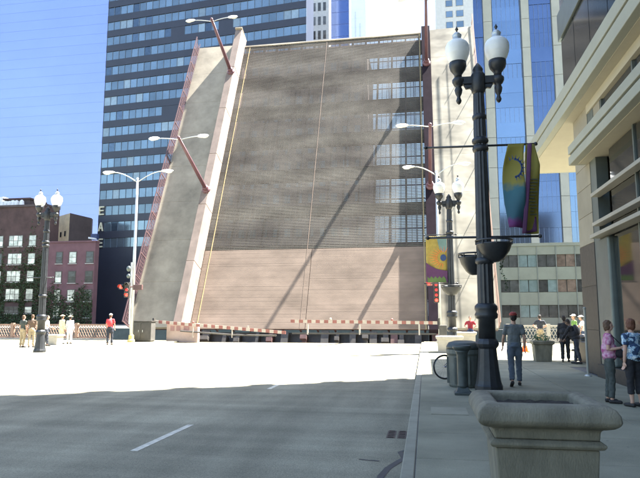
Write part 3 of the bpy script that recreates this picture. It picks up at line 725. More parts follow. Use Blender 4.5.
P = gnd(600, 369); o = empty('bollard', (4.55, 18.6, 0)); tag(o, 'slim pale post beside the building corner column', 'post')
MB().lathe([(.06, 0), (.06, .03), (.035, .06), (.035, 1.9), (.05, 1.93), (.02, 1.97)], 12).build('shaft', 'transom', o); MB().lathe([(.1, 0), (.1, .02), (.07, .04)], 12).build('base', 'galv', o)

# ------------------------------------------------------------------ bicycle
A = gnd(445, 379.5); B = gnd(490, 378.5); d = (B - A); L = 1.06; ang = math.atan2(d.y, d.x)
bk = empty('bicycle', (A.x, A.y, 0), (0, 0, ang)); tag(bk, 'dark blue bicycle parked behind the litter bin and lamp', 'bicycle')
WR = .335
def wheel(x):
    t = MB().torus((x, 0, WR), WR - .018, .018, 36, 8, 'y').build('wheel', 'rubber', bk, smooth=True)
    MB().torus((x, 0, WR), WR - .045, .011, 36, 6, 'y').build('rim', 'chrome', t, smooth=True)
    MB().tube([(x, -.04, WR), (x, .04, WR)], .022, 8).build('hub', 'chrome', t)
    sp = MB()
    for k in range(18): a = 2 * math.pi * k / 18; sp.tube([(x, .02 * (-1) ** k, WR), (x + (WR - .045) * math.cos(a), 0, WR + (WR - .045) * math.sin(a))], .0022, 4)
    sp.build('spokes', 'chrome', t)
wheel(0); wheel(L)
fr = MB(); bb = (.44, 0, .28); st = (.33, 0, .74); ht = (.87, 0, .80); hb = (.90, 0, .68)
for a, b, r in ((bb, st, .016), (st, ht, .016), (bb, hb, .019), (ht, hb, .02), (bb, (0, .06, WR), .011), (bb, (0, -.06, WR), .011), (st, (0, .06, WR), .009), (st, (0, -.06, WR), .009), (hb, (L, .05, WR), .013), (hb, (L, -.05, WR), .013)): fr.tube([a, b], r, 8)
fr.build('frame', 'bike_blue', bk, smooth=True)
MB().tube([st, (.30, 0, .88)], .013, 8).build('seat_post', 'chrome', bk)
MB().prism([(.16, -.08), (.16, .08), (.3, .05), (.43, .015), (.43, -.015), (.3, -.05)], .88, .93, 'xy').build('saddle', 'rubber', bk, bevel=.02)
MB().tube([(.87, 0, .8), (.85, 0, .95)], .013, 8).tube([(.78, -.28, 1.0), (.86, -.2, .97), (.85, 0, .95), (.86, .2, .97), (.78, .28, 1.0)], .013, 8).build('handlebar', 'chrome', bk, smooth=True)
MB().torus((.44, -.05, .28), .09, .008, 20, 5, 'y').tube([(.44, -.06, .28), (.50, -.07, .12)], .01, 6).tube([(.44, .06, .28), (.38, .07, .44)], .01, 6).build('crankset', 'chrome', bk)
for p in ((.50, -.11, .12), (.38, .11, .44)): MB().cbox(p, (.09, .08, .025)).build('pedal', 'rubber', bk)

# ------------------------------------------------------------------ building with canopies on the right
FX = 4.9
rb = empty('canopy_building', (FX, 10, 0)); tag(rb, 'stone and glass building with deep white canopies on the right', 'building')
def loc(mb): # world -> local of rb
    mb.v = [(v[0] - FX, v[1] - 10, v[2]) for v in mb.v]; return mb
loc(MB().box(6.6, 60, -50, 20.1, -.1, 50)).build('core', 'interior', rb)
loc(MB().box(FX + .35, 6.59, -50, 16.8, -.1, 46)).build('inner_wall', 'interior', rb)
# corner pier: granite below, tan stone above
for i, (z0, z1) in enumerate(((.0, 1.3), (1.3, 2.6), (2.6, 3.86))): loc(MB().box(FX, 6.6, 18.55, 20.2, z0 + .006, z1 - .006)).build('granite_block', 'granite_dark', rb, bevel=.01)
for i, (z0, z1) in enumerate(((3.86, 4.75), (4.75, 5.6), (5.6, 6.25), (6.25, 7.2), (7.2, 7.99))): loc(MB().box(FX + .005, 6.6, 18.55, 20.2, z0 + .006, z1 - .006)).build('stone_block', 'stone_tan', rb, bevel=.008)
loc(MB().box(FX + .02, 6.59, 18.57, 20.18, 0, 8)).build('pier_core', 'granite_dark', rb)
loc(MB().box(FX - .12, FX + .3, 2, 18.5, -.01, .36)).build('plinth', 'granite_dark', rb, bevel=.01)
loc(MB().box(5.75, 6.9, 20.9, 24.6, -.05, .75)).build('low_wall', 'granite_dark', rb, bevel=.02)
# pilaster
loc(MB().box(FX - .05, FX + .35, 17.05, 17.95, .36, 3.85)).build('pilaster', 'facade_metal', rb, bevel=.06, seg=3)
loc(MB().box(FX + .02, FX + .34, 17.96, 18.54, .36, 7.99)).build('side_panel', 'facade_metal', rb)
# shop glass
ys = [17.0 - 2.05 * i for i in range(9)]
for i in range(8):
    for (z0, z1) in ((.40, 3.84), (4.02, 4.22), (4.36, 5.06), (5.2, 6.2)):
        g = loc(MB().box(FX + .10, FX + .13, ys[i + 1] + .04, ys[i] - .04, z0, z1)); g.build('glass_pane', 'facade_glass', rb)
    loc(MB().box(FX + .06, FX + .2, ys[i + 1] - .04, ys[i + 1] + .04, .36, 6.24)).build('mullion', 'facade_metal', rb)
for z, dd in ((5.12, .18), (4.28, .18), (3.93, .26)):
    loc(MB().box(FX - dd, FX + .09, 0, 17.95, z - .05, z + .05)).build('transom', 'transom', rb, bevel=.01)
# lower canopy
def slab_canopy(x0, y1, z0, z1, name, xin):
    zm = (z0 + z1) / 2
    loc(MB().box(x0, xin, -45, y1, zm + .04, z1)).build(name, 'canopy', rb, bevel=.015)
    loc(MB().box(x0 + .06, xin, -45, y1 - .06, zm - .04, zm + .04)).build('groove', 'facade_metal', rb)
    loc(MB().box(x0, xin, -45, y1, z0, zm - .04)).build(name, 'canopy', rb, bevel=.015)
    loc(MB().box(x0 + .22, xin, -45, y1 - .22, z0 - .015, z0 - .001)).build('soffit', 'soffit', rb)
slab_canopy(4.42, 18.98, 6.27, 6.86, 'lower_canopy', FX + .5)
slab_canopy(4.4, 27.4, 8.0, 8.82, 'upper_canopy', 9.5)
loc(MB().box(FX - .02, FX + .25, -45, 18.5, 7.72, 7.98)).build('soffit_beam', 'soffit', rb)
for i in range(6): loc(MB().box(FX + .1, FX + .13, 17.2 - 2.6 * i - 2.5, 17.2 - 2.6 * i, 6.9, 7.7)).build('ribbon_window', 'dark_glass', rb); loc(MB().box(FX + .04, FX + .16, 17.2 - 2.6 * i, 17.2 - 2.6 * i + .09, 6.87, 7.71)).build('mullion', 'facade_metal', rb)
loc(MB().box(FX + .03, FX + .3, 17.3, 18.54, 6.87, 7.71)).build('stone_block', 'stone_tan', rb)
# tower above the canopy
loc(MB().box(FX + .18, 30, -45, 21.35, 8.83, 46)).build('upper_wall', 'interior', rb)
for r in range(8):
    z0 = 8.9 + r * 3.6
    loc(MB().box(FX, FX + .17, -45, 21.6, z0 + 2.55, z0 + 3.55)).build('spandrel', 'tower_spandrel' if r else 'facade_metal', rb)
    loc(MB().box(FX - .03, FX, -45, 21.4, z0 + 2.5, z0 + 2.56)).build('sill', 'facade_metal', rb)
    for i in range(7):
        y1 = 21.35 - 1.75 * i; loc(MB().box(FX + .05, FX + .1, y1 - 1.7, y1, z0 + .03, z0 + 2.5)).build('glass_pane', 'dark_glass', rb)

# ------------------------------------------------------------------ buildings across the river
def local_building(name, x, y, rz, lab, cat='building'):
    o = empty(name, (x, y, 0), (0, 0, rz)); tag(o, lab, cat); return o
# dark office tower with ribbon windows (local: x along the face, -y towards us)
A = atY(97.5, 240, 141)
dt = local_building('office_tower', A.x, 141, R(-6.5), 'dark office tower with blue grey ribbon windows behind the bridge', 'tower')
LN = 56.2; NF = 18; FP = 4.2; Z0 = 19.3
MB().box(0, LN, .3, 6, 0, Z0 + NF * FP + 2).build('core', 'tower_spandrel', dt)
MB().box(0, LN, -.05, .3, 0, Z0 - .05).build('base_wall', 'tower_spandrel', dt)
npn = 29; pw = LN / npn
pane = MB().box(-pw / 2 + .06, pw / 2 - .06, -.02, .02, 0, 2.32).mesh('pane')
pane_b = pane.copy(); pane_b.materials.append(MATS['pane_blind']); pane_d = pane.copy(); pane_d.materials.append(MATS['pane_dim'])
skip = {(13, i) for i in range(10, 12)} | {(13, i) for i in range(17, 19)} | {(8, i) for i in range(9, 12)}
np_ = 0; rest = MB(); cand = []
for r in range(NF):
    z = Z0 + r * FP
    MB().box(-.02, LN + .02, -.12, .3, z + 2.36, z + FP - .03).build('spandrel', 'tower_spandrel', dt)
    for c in range(npn):
        if (r, c) in skip:
            MB().box(c * pw, (c + 1) * pw, -.06, .2, z - .02, z + 2.35).build('blank_panel', 'tower_spandrel', dt); continue
        vis = r < 18 and (c < 14 - r * .0 or r >= 13)
        if vis and np_ < 298:
            place('pane', random.choices((pane, pane_b, pane_d), (80, 10, 10))[0], 'tower_glass', dt, loc=((c + .5) * pw, .1, z), rot=(random.uniform(-.006, .006), 0, random.uniform(-.006, .006))); np_ += 1
        else: rest.box(c * pw + .06, (c + 1) * pw - .06, .08, .12, z, z + 2.32)
tag(rest.build('far_panes', 'tower_glass', dt), kind='stuff')
mu = MB()
for r in range(NF):
    for c in range(npn + 1): mu.box(c * pw - .05, c * pw + .05, -.03, .16, Z0 + r * FP - .04, Z0 + r * FP + 2.36)
tag(mu.build('mullions', 'tower_mullion', dt), kind='stuff')
def letter(ch, z, h=2.25, wd=1.5, x0=.25):
    m = MB(); t = .33
    y0, y1 = -.42, -.15
    if ch == 'E': m.box(x0, x0 + t, y0, y1, z, z + h).box(x0 + t, x0 + wd, y0, y1, z, z + t).box(x0 + t, x0 + wd * .9, y0, y1, z + h / 2 - t / 2, z + h / 2 + t / 2).box(x0 + t, x0 + wd, y0, y1, z + h - t, z + h)
    if ch == 'A':
        m.prism([(x0, z), (x0 + t, z), (x0 + wd / 2 + t * .4, z + h), (x0 + wd / 2 - t * .4, z + h)], y0, y1, 'xz').prism([(x0 + wd - t, z), (x0 + wd, z), (x0 + wd / 2 + t * .5, z + h), (x0 + wd / 2 - t * .3, z + h - .01)], y0 - .004, y1 - .004, 'xz').box(x0 + .35, x0 + wd - .35, y0 - .008, y1 - .008, z + .6, z + .6 + t)
    return m
for k, ch in enumerate('EAE'): letter(ch, Z0 + .05 + k * FP).build('sign_letter', 'sign_letter', dt)
for k in range(16): MB().box(0, .0 + 1.75, -.06, -.021, Z0 + k * FP, Z0 + k * FP + 2.33).build('end_panel', 'tower_spandrel', dt) if k < 3 else None

# sky-reflecting glass tower far left
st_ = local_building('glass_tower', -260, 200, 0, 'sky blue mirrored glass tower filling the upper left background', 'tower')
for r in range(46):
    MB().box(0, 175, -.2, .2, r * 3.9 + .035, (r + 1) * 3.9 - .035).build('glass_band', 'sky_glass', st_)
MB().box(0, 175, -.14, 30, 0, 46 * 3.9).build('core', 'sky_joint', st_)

# brown ivy-clad building
X0 = atY(-60, 300, 125).x; X1 = atY(45, 240, 125).x; top = atY(20, 207, 125).z
bA = local_building('brick_building', X0, 125, 0, 'dark brown brick building overgrown with ivy at the far left')
W = X1 - X0
MB().box(0, W, 0, 5, -.1, top).build('wall', 'brick_brown', bA); MB().box(-.1, W + .1, -.25, 5.1, top, top + .5).build('cornice', 'brick_dark', bA)
rows = [atY(20, y, 125).z for y in (246, 264, 281.5, 299.5, 313)]
cols = [(atY(a, 260, 125).x - X0, atY(b, 260, 125).x - X0) for a, b in ((-42, -30), (-22, -11), (-9, 2), (8, 21.5), (28, 35))]
def win(parent, x0, x1, z0, z1, m, nx, nz, y=0, trim=True, mt='muntin'):
    f = MB().box(x0 - .12, x1 + .12, y - .06, y + .05, z0 - .12, z1 + .12).build('window', mt, parent)
    dx = (x1 - x0) / nx; dz = (z1 - z0) / nz
    for i in range(nx):
        for j in range(nz):
            MB().box(x0 + dx * i + .07, x0 + dx * (i + 1) - .07, y - .09, y - .061, z0 + dz * j + .05, z0 + dz * (j + 1) - .05).build('pane', m, f)
    if trim: MB().box(x0 - .2, x1 + .2, y - .22, y - .061, z0 - .28, z0 - .121).build('sill', 'trim_pale', f)
    return f
for z in rows:
    for i, (x0, x1) in enumerate(cols):
        h = 2.45 if z != rows[-1] else 1.4
        win(bA, x0, x1, z, z + h, 'window_pale' if random.random() > .1 else 'window_dark', 3 if i < 4 else 1, 2)
# rooftop house with railing and tanks
rx = lambda px: atY(px, 205, 130).x - X0
MB().box(rx(10), rx(35), 3, 9, top + .4, top + 2.4).build('roof_house', 'brick_dark', bA); MB().box(rx(9), rx(36), 2.7, 9.3, top + 2.4, top + 2.8).build('roof_cap', 'brick_brown', bA)
for px in (12, 15.5, 19, 22.5, 26, 31): MB().lathe([(.55, 0), (.6, .3), (.5, .9 + random.random() * .5), (.1, 1.3 + random.random() * .4)], 8, (rx(px), 1.6, top + .5)).build('roof_vent', 'roof_white', bA)
iv = MB(); pts = []
while len(pts) < 9000:
    x = random.uniform(0, W); z = random.uniform(0, top)
    if math.sin(x * .55 + 1) * 3 + math.sin(x * 1.7) * 1.5 + 14 > z - random.gauss(0, 3) and not any(c0 - .1 < x < c1 + .1 and rz - .1 < z < rz + 2.5 for c0, c1 in cols for rz in rows): pts.append((x, -.12 - random.random() * .2, z))
scatter_leaves(iv, pts, .22); tag(iv.build('ivy', 'ivy', bA), kind='stuff')
# white ornate building peeping at the left edge
P = atY(0, 210, 150); bw = local_building('stone_building', P.x - 20, 150, 0, 'white ornate building top at the left edge behind the brick building')
tz = atY(0, 197, 150).z
MB().box(0, 20.8, 0, 15, 0, tz).build('wall', 'roof_white', bw)
for k in range(5): MB().box(20.5, 21.3 + .5 * (k % 2), -.3, 3, tz - 1 - 1.6 * k, tz - .2 - 1.6 * k).build('quoin', 'roof_white', bw)
for k in range(4): MB().box(15 + k * 1.4, 15.8 + k * 1.4, -.15, -.02, tz - 4.5, tz - 2).build('window', 'window_pale', bw)
# pink building
X0 = atY(46, 300, 124).x; X1 = atY(95.6, 243, 124).x; top = atY(70, 242.5, 124).z
bP = local_building('brick_building', X0, 124, 0, 'plum pink brick building beside the ivy clad one'); W = X1 - X0
MB().box(0, W, 0, 1.6, -.1, top).build('wall', 'brick_pink', bP); MB().box(-.1, W + .1, -.2, 1.7, top, top + .35).build('cornice', 'brick_pink', bP)
for z in [atY(70, y, 124).z for y in (263, 282.5, 301, 317)]:
    for i, (a, b) in enumerate(((56, 62), (69, 76), (86, 93))):
        win(bP, atY(a, 265, 124).x - X0, atY(b, 265, 124).x - X0, z, z + 2.5, 'window_dark' if (i == 2 or random.random() < .25) else 'window_pale', 1, 2)
iv = MB(); pts = []
while len(pts) < 2600:
    x = random.uniform(0, W); z = random.uniform(0, 10)
    if 6.5 + math.sin(x * .9) * 1.5 > z - random.gauss(0, 1.0): pts.append((x, -.12 - random.random() * .2, z))
scatter_leaves(iv, pts, .22); tag(iv.build('ivy', 'ivy', bP), kind='stuff')
# corner block behind: tan face and dark face
P = atY(70, 213, 133); bc = local_building('brick_building', P.x, 133, 0, 'corner block with tan left face and dark right face above the plum building')
zt = P.z; 
def wedge(pts, z0, zs, m, name):
    n = len(pts); vs = [(x, y, z0) for x, y in pts] + [(x, y, z) for (x, y), z in zip(pts, zs)]
    MB().add(vs, [tuple(reversed(range(n))), tuple(range(n, 2 * n))] + [(i, (i + 1) % n, n + (i + 1) % n, n + i) for i in range(n)]).build(name, m, bc)
PL = atY(54, 209, 139); PR = atY(91.5, 219.5, 141)
a = (PL.x - P.x, 6.); b = (PR.x - P.x, 8.)
wedge([(0, 0), (b[0], b[1]), (b[0] - .8, b[1] + 2), (a[0], a[1] + 3), (-.05, 3)], 0, [zt] * 5, 'brick_dark', 'dark_wall')
wedge([(-.01, -.01), (-.06, 2.9), (a[0] - .05, a[1] + 2.8), (a[0] - .1, a[1])], 0, [zt - .02] * 4, 'brick_tan', 'tan_wall')
for k in range(3): 
    t = .2 + .25 * k; MB().box(a[0] * t - .3, a[0] * t + .3, a[1] * t - .12, a[1] * t + .1, zt - 5.6, zt - 4.3).build('window', 'window_dark', bc)
P = atY(91, 233, 128); o = empty('rooftop_unit', (P.x, 128, P.z - 1.5)); tag(o, 'small blue and white rooftop unit beside the dark tower', 'rooftop unit')
MB().box(0, 1.5, 0, 1, 0, 1.3).build('body', 'roof_blue', o); MB().prism([(-.3, .5), (1.5, .2), (1.5, -.1), (-.3, .1)], -.6, -.02, 'xz').build('awning', 'roof_white', o)

# white grid building / deep blue tower / pale tower between the dark tower and the sky
def px_tower(name, pa, pb, Y, zt, m, lab, depth=4):
    xa = atY(pa, 20, Y).x; xb = atY(pb, 20, Y).x; o = local_building(name, xa, Y, 0, lab, 'tower'); MB().box(0, xb - xa, 0, depth, 0, zt).build('core', m, o); return o, xb - xa
o, W = px_tower('grid_tower', 306, 329, 165, 120, 'white_frame', 'narrow white gridded tower right of the dark tower')
for r in range(19):
    for c in range(4):
        x = .5 + c * (W - .7) / 4; MB().box(x, x + .85, -.06, .1, 30 + r * 4.4, 30 + r * 4.4 + 2.6).build('window', 'office_dark', o)
o, W = px_tower('glass_tower', 329.5, 349.5, 175, 130, 'sky_joint', 'slim deep blue glass tower above the bridge top edge')
for r in range(22): MB().box(.2, W - .2, -.15, .0, 40 + r * 4.0, 40 + r * 4.0 + 3.85).build('glass_band', 'deep_blue_glass', o)
MB().box(-.2, .15, -.3, .1, 0, 130).build('corner_fin', 'white_frame', o); MB().box(W - .15, W + .2, -.3, .1, 0, 130).build('corner_fin', 'white_frame', o)
o, W = px_tower('pale_tower', 350.2, 366, 255, 190, 'pale_glass', 'hazy pale tower beside the slim deep blue one')
for r in range(30): MB().box(.3, W - .3, -.1, 0.05, 60 + r * 4.2, 60 + r * 4.2 + 3.6).build('glass_band', 'pale_glass', o)
MB().box(W * .3, W * .36, -.4, -.11, 0, atY(355, 12, 255).z).build('fin', 'white_frame', o); MB().box(W * .6, W * .65, -.4, -.11, 0, atY(355, 24, 255).z).build('fin', 'white_frame', o)

# added brick block, keeps bright sky and windows from showing through the grating
o, W = px_tower('brick_backdrop', 218, 367, 132, atY(330, 52, 132).z, 'brick_dark', 'added dark brick block behind the bridge grating', 14)
for r in range(15):
    for c in range(13):
        x = .8 + c * (W - 1.2) / 13; MB().box(x, x + 1.3, -.05, .1, 4 + r * 3.9, 6 + r * 3.9).build('window', 'window_dark', o)
# added blue block on the right, mutes the white sky behind the grating
o, W = px_tower('glass_backdrop', 364, 437, 168, atY(400, 46, 168).z, 'blue_mullion', 'added pale blue glass block behind the right of the bridge grating', 6)
for r in range(19):
    for c in range(3): MB().box(.15 + c * W / 3, (c + 1) * W / 3 - .15, -.1, .0, 2 + r * 4.1, 2 + r * 4.1 + 3.7).build('glass_band', 'hazy_glass', o)
# right of the leaf: white block with square windows
o, W = px_tower('white_block', 436, 473.5, 150, 125, 'white_frame', 'white tower with square blue windows above the bridge footway')
rz_ = [81.5 - 2.95 * k for k in range(-8, 20)]
for z in rz_:
    for (x0, x1) in ((2.6, 4.2), (5.2, 6.9)):
        f = MB().box(x0 - .1, x1 + .1, -.05, .1, z - .1, z + 1.7).build('window', 'office_rib', o); MB().box(x0, x1, -.08, -.051, z, z + 1.6).build('pane', 'tower_glass', f)
# blue tower with white piers
o = local_building('glass_tower', 13.9, 155, 0, 'tall blue glass tower with broad white piers at right', 'tower')
MB().box(0, 42, 1.0, 30, 0, 125).build('core', 'blue_mullion', o)
bays = [(.3, 2.75, 'blue_glass'), (5.25, 12.2, 'blue_glass_light'), (14.6, 19.9, 'blue_glass'), (22.3, 27.0, 'blue_glass_light'), (29.2, 41, 'blue_glass')]
for (x0, x1, mm) in bays:
    for r in range(30):
        z = 4 + r * 3.95; MB().box(x0, x1, .7, .8, z + .02, z + 3.93).build('glass_band', mm, o, rot=(random.uniform(-.002, .002), 0, 0))
    ml = MB(); x = x0
    while x < x1: ml.box(x - .035, x + .035, .66, .75, 0, 125); x += 1.15
    tag(ml.build('mullions', 'blue_mullion', o), kind='stuff')
for (x0, x1) in ((2.85, 5.0), (12.5, 14.4), (20.1, 22.1), (27.2, 29.1)):
    for r in range(16): MB().box(x0, x1, 0, .9, r * 7.9 + .05, r * 7.9 + 7.85).build('pier_panel', 'pier_white', o)
# low beige office building on the far bank
o = local_building('office_block', 10.75, 92, 0, 'low beige concrete office block with strip windows on the far bank')
MB().box(.1, 22, .35, 20, 0, 12.3).build('core', 'office_rib', o)
MB().box(0, 22.1, -.1, 20, 12.05, 12.5).build('cornice', 'office_concrete', o)
bayw = 2.66
for fl in range(4):
    zb = 9.0 - 3.68 * fl
    for b_ in range(8):
        x0 = .25 + b_ * bayw
        MB().box(x0 + .05, x0 + bayw - .05, 0, .3, zb + 1.78, min(zb + 3.62, 12.04)).build('spandrel_panel', 'office_concrete', o)
        if zb < 0: continue
        for p_ in range(2):
            xa = x0 + p_ * bayw / 2 + .06; q = random.random(); k = b_ * 2 + p_
            mm = 'office_pale' if k in (2, 3) or q < .12 else ('office_red' if k >= 6 and q < .7 else 'office_dark')
            MB().box(xa, xa + bayw / 2 - .12, .12, .2, zb, zb + 1.75).build('window', mm, o)
for b_ in range(9): MB().box(.25 + b_ * bayw - .05, .25 + b_ * bayw + .05, -.08, .34, 0, 12.04).build('rib', 'office_rib', o)
MB().box(-.3, .22, -.05, 5, 0, 12.04).build('corner_pier', 'office_concrete', o)

# ------------------------------------------------------------------ people
FOLDS = bpy.data.textures.new('folds', 'CLOUDS'); FOLDS.noise_scale = .09; FOLDS.noise_depth = 2
TUFTS = bpy.data.textures.new('tufts', 'CLOUDS'); TUFTS.noise_scale = .035; TUFTS.noise_depth = 3
def rotv(v, axis, a): return Matrix.Rotation(a, 3, axis) @ Vector(v)
def person(loc_, facing, height, label, top='shirt_grey', legs='jeans_grey', hair='hair_dark', skin='skin', shoes='shoe_dark', lean=0, stride=.0,
           arms=(((.10, 0, -1), (.05, .25, -1)), ((-.10, 0, -1), (-.05, .25, -1))), sleeve='short', leglen='long', hat=None, bag=None, jacket=None, voxel=.013, knee=0., pack=None, belly=0, hairlong=False, legdirs=None, group='pedestrians'):
    """built facing +Y; arms = (upper dir, forearm dir) for right (+x) and left (-x); one continuous body mesh with clothes over it"""
    s = height / 1.76
    o = empty('person', loc_, (0, 0, facing)); o.scale = (s, s, s); tag(o, label, 'person', group)
    hipz = .92
    LR = Matrix.Rotation(-lean, 3, 'X')
    def T(p):   # torso points lean about the hips
        v = Vector(p) - Vector((0, 0, hipz)); return LR @ v + Vector((0, 0, hipz))
    body = MB(); shirt = MB(); pants = MB(); shoe = MB()
    # legs
    feet = []
    for sd in (1, -1):
        hip = Vector((.088 * sd, 0, hipz - .02))
        if legdirs: td, sdn = (Vector(q).normalized() for q in legdirs[0 if sd > 0 else 1])
        else:
            a = stride * sd; td = Vector((.02 * sd, math.sin(a), -math.cos(a))); kb_ = a - (knee if sd < 0 else .06); sdn = Vector((0, math.sin(kb_ - .05), -math.cos(kb_ - .05)))
        kn = hip + td * .43; an = kn + sdn * .41
        feet.append((hip, kn, an, sdn))
    dz = .085 - min(f[2].z for f in feet)
    off = Vector((0, 0, dz))
    for sd, (hip, kn, an, sdn) in zip((1, -1), feet):
        hip, kn, an = hip + off, kn + off, an + off
        body.tube([hip, hip.lerp(kn, .4), kn, kn.lerp(an, .3), an.lerp(kn, .15), an], [.085, .078, .054, .056, .037, .036], 12)
        fd = Vector((0, 1, 0)) if abs(sdn.y) < .45 else Vector((0, -sdn.z, sdn.y)).normalized()
        fwd = Vector((.12 * sd, fd.y, fd.z)).normalized(); toe = an + fwd * .17 + Vector((0, 0, -.05)); heel = an - fwd * .05 + Vector((0, 0, -.045))
        body.tube([heel, an + Vector((0, 0, -.03)) + fwd * .05, toe], [.032, .036, .026], 10)
        shoe.tube([heel - fwd * .012, an + fwd * .04 + Vector((0, 0, -.038)), toe + fwd * .0, toe + fwd * .03], [.040, .046, .040, .022], 12)
        M = Matrix((fwd.cross(Vector((0, 0, 1))).normalized(), fwd, Vector((0, 0, 1)))).transposed()
        e = {'long': .93, 'capri': .58, 'short': .05}[leglen]
        pl = [hip + Vector((0, 0, .03)), hip.lerp(kn, .35), hip.lerp(kn, .8), kn, kn.lerp(an, e * .5), kn.lerp(an, e)]
        pants.tube(pl, [.098, .097, .075, .072, .070, .064 if leglen == 'long' else .068], 14)
    # torso
    def T2(p): return T(p) + off
    for mbb, k in ((body, 1.0), (shirt, 1.09)):
        for c, r in (((0, .0, 1.30), (.158, .105, .16)), ((0, .005, 1.12), (.135 + .02 * belly, .098 + .05 * belly, .16)), ((.0, -.005, 1.40), (.17, .085, .07)), ((0, 0, .98), (.152 + .01 * belly, .105 + .03 * belly, .11))):
            if mbb is shirt: r = tuple(q * k + .006 for q in r)
            mbb.ell(T2(c), r, 16, 10, LR)
    pants.ell(T2((0, -.005, .95)), (.165, .12, .12), 16, 10, LR)
    pants.tube([T2((0, 0, .93)), T2((0, 0, 1.035))], [.155, .14], 16)
    # neck, head
    hc = T2((0, .022, 1.635))
    body.tube([T2((0, -.005, 1.42)), T2((0, .005, 1.52)), hc], [.062, .052, .05], 12)
    body.ell(hc + LR @ Vector((0, -.008, .018)), (.074, .092, .092), 16, 10, LR); body.ell(hc + LR @ Vector((0, .022, -.045)), (.054, .062, .068), 14, 9, LR)
    body.ell(hc + LR @ Vector((0, .098, -.018)), (.013, .018, .02), 10, 7, LR)
    for sd in (1, -1): body.ell(hc + LR @ Vector((.076 * sd, -.005, -.012)), (.010, .018, .028), 10, 7, LR)
    # arms and hands
    for sd, (ud, fdv) in zip((1, -1), arms):
        sh_ = T2((.172 * sd, -.005, 1.41)); ud = Vector(ud).normalized(); fdv = Vector(fdv).normalized()
        el = sh_ + ud * .29; wr = el + fdv * .25
        body.tube([sh_, sh_.lerp(el, .4), el, el.lerp(wr, .3), wr], [.052, .046, .037, .037, .026], 12)
        body.ell(sh_, (.056, .056, .056), 12, 8)
        pc = wr + fdv * .05; side = fdv.cross(Vector((1, 0, 0))); side = side.normalized() if side.length > .1 else Vector((0, 1, 0)); nrm = fdv.cross(side).normalized() * (-sd if True else 1)
        Mh = Matrix((side, nrm, fdv)).transposed(); body.ell(pc, (.042, .018, .055), 12, 8, Mh)
        fr_ = .0095 if voxel < .01 else .012
        for q, (ox, ln) in enumerate(((-.033, .062), (-.011, .078), (.011, .074), (.033, .058))):
            b0 = pc + side * ox + fdv * .04; b1 = b0 + fdv * ln * .55 + nrm * .012; b2 = b1 + fdv * ln * .42 + nrm * .022
            body.tube([b0, b1, b2], [fr_, fr_ * .95, fr_ * .8], 8)
        t0 = pc + side * .036 - fdv * .02; body.tube([t0, t0 + side * .028 + fdv * .03 + nrm * .008, t0 + side * .032 + fdv * .062 + nrm * .014], [fr_ * 1.15, fr_ * 1.1, fr_ * .85], 8)
        if sleeve == 'short': shirt.tube([sh_ - ud * .03, sh_ + ud * .06, sh_ + ud * .2], [.066, .064, .060], 12)
        elif sleeve == 'long': shirt.tube([sh_ - ud * .03, sh_ + ud * .06, el, el.lerp(wr, .5), wr], [.066, .062, .052, .048, .04], 12)
        shirt.ell(sh_, (.066, .064, .06), 12, 8)
    def skinned(mb, name, m, par, vx, sm=4):
        q = mb.build(name, m, par); r = q.modifiers.new('remesh', 'REMESH'); r.mode = 'VOXEL'; r.voxel_size = vx; r.use_smooth_shade = True
        t = q.modifiers.new('smooth', 'SMOOTH'); t.factor = .5; t.iterations = sm
        if name in ('shirt', 'trousers'):
            dm = q.modifiers.new('folds', 'DISPLACE'); dm.texture = FOLDS; dm.strength = .035; dm.mid_level = .5; dm.texture_coords = 'GLOBAL'
        return q
    bo_ = skinned(body, 'body', skin, o, voxel, 2)
    skinned(shirt, 'shirt', top, o, .014, 6); skinned(pants, 'trousers', legs, o, .014, 6); skinned(shoe, 'shoes', shoes, o, .012, 3)
    # hair, eyes, hats
    hr = MB(); hr.ell(hc + LR @ Vector((0, -.022, .034)), (.084, .092, .092), 16, 10, LR)
    hr.ell(hc + LR @ Vector((0, -.05, -.01)), (.074, .06, .08 if not hairlong else .12), 14, 9, LR)
    if hairlong:
        for sd in (1, -1): hr.ell(hc + LR @ Vector((.066 * sd, -.025, -.02)), (.026, .05, .085), 12, 8, LR)
    q = hr.build('hair', hair, o, smooth=True)
    r = q.modifiers.new('remesh', 'REMESH'); r.mode = 'VOXEL'; r.voxel_size = .009; r.use_smooth_shade = True
    dm = q.modifiers.new('tufts', 'DISPLACE'); dm.texture = TUFTS; dm.strength = .03; dm.texture_coords = 'GLOBAL'
    for sd in (1, -1): MB().ell(hc + LR @ Vector((.03 * sd, .074, .006)), (.012, .008, .008), 10, 7, LR).build('eye', 'eye', o, smooth=True)
    MB().ell(hc + LR @ Vector((0, .078, -.062)), (.022, .008, .006), 10, 7, LR).build('mouth', 'red_cloth', o, smooth=True)
    if hat:
        hm, brim = hat
        h_ = MB().ell(hc + LR @ Vector((0, -.012, .075)), (.092, .104, .07), 16, 10, LR)
        if brim == 'full': h_.lathe([(.10, .0), (.165, -.01), (.165, .002), (.10, .02)], 20, hc + Vector((0, -.01, .07)))
        else: h_.ell(hc + LR @ Vector((0, .10, .06)), (.07, .07, .012), 14, 8, LR)
        h_.build('hat', hm, o, smooth=True)
    if jacket:   # open front panel of another colour
        jm = MB(); jm.ell(T2((0, .075, 1.15)), (.075, .075, .22), 14, 10, LR); jm.build('undershirt', jacket, o, smooth=True)
    if bag:
        bm_, bc = bag; bb_ = MB().ell(Vector(bc) + off, (.075, .15, .12), 14, 10); q = bb_.build('shoulder_bag', bm_, o, smooth=True)
        MB().tube([Vector(bc) + off + Vector((0, .1, .1)), T2((.12 * (1 if bc[0] > 0 else -1), .02, 1.47)), Vector(bc) + off + Vector((0, -.1, .1))], .012, 6).build('strap', bm_, q, smooth=True)
    if pack:
        MB().ell(T2((0, -.17, 1.24)), (.15, .10, .22), 16, 10, LR).build('backpack', pack, o, smooth=True)
    return o
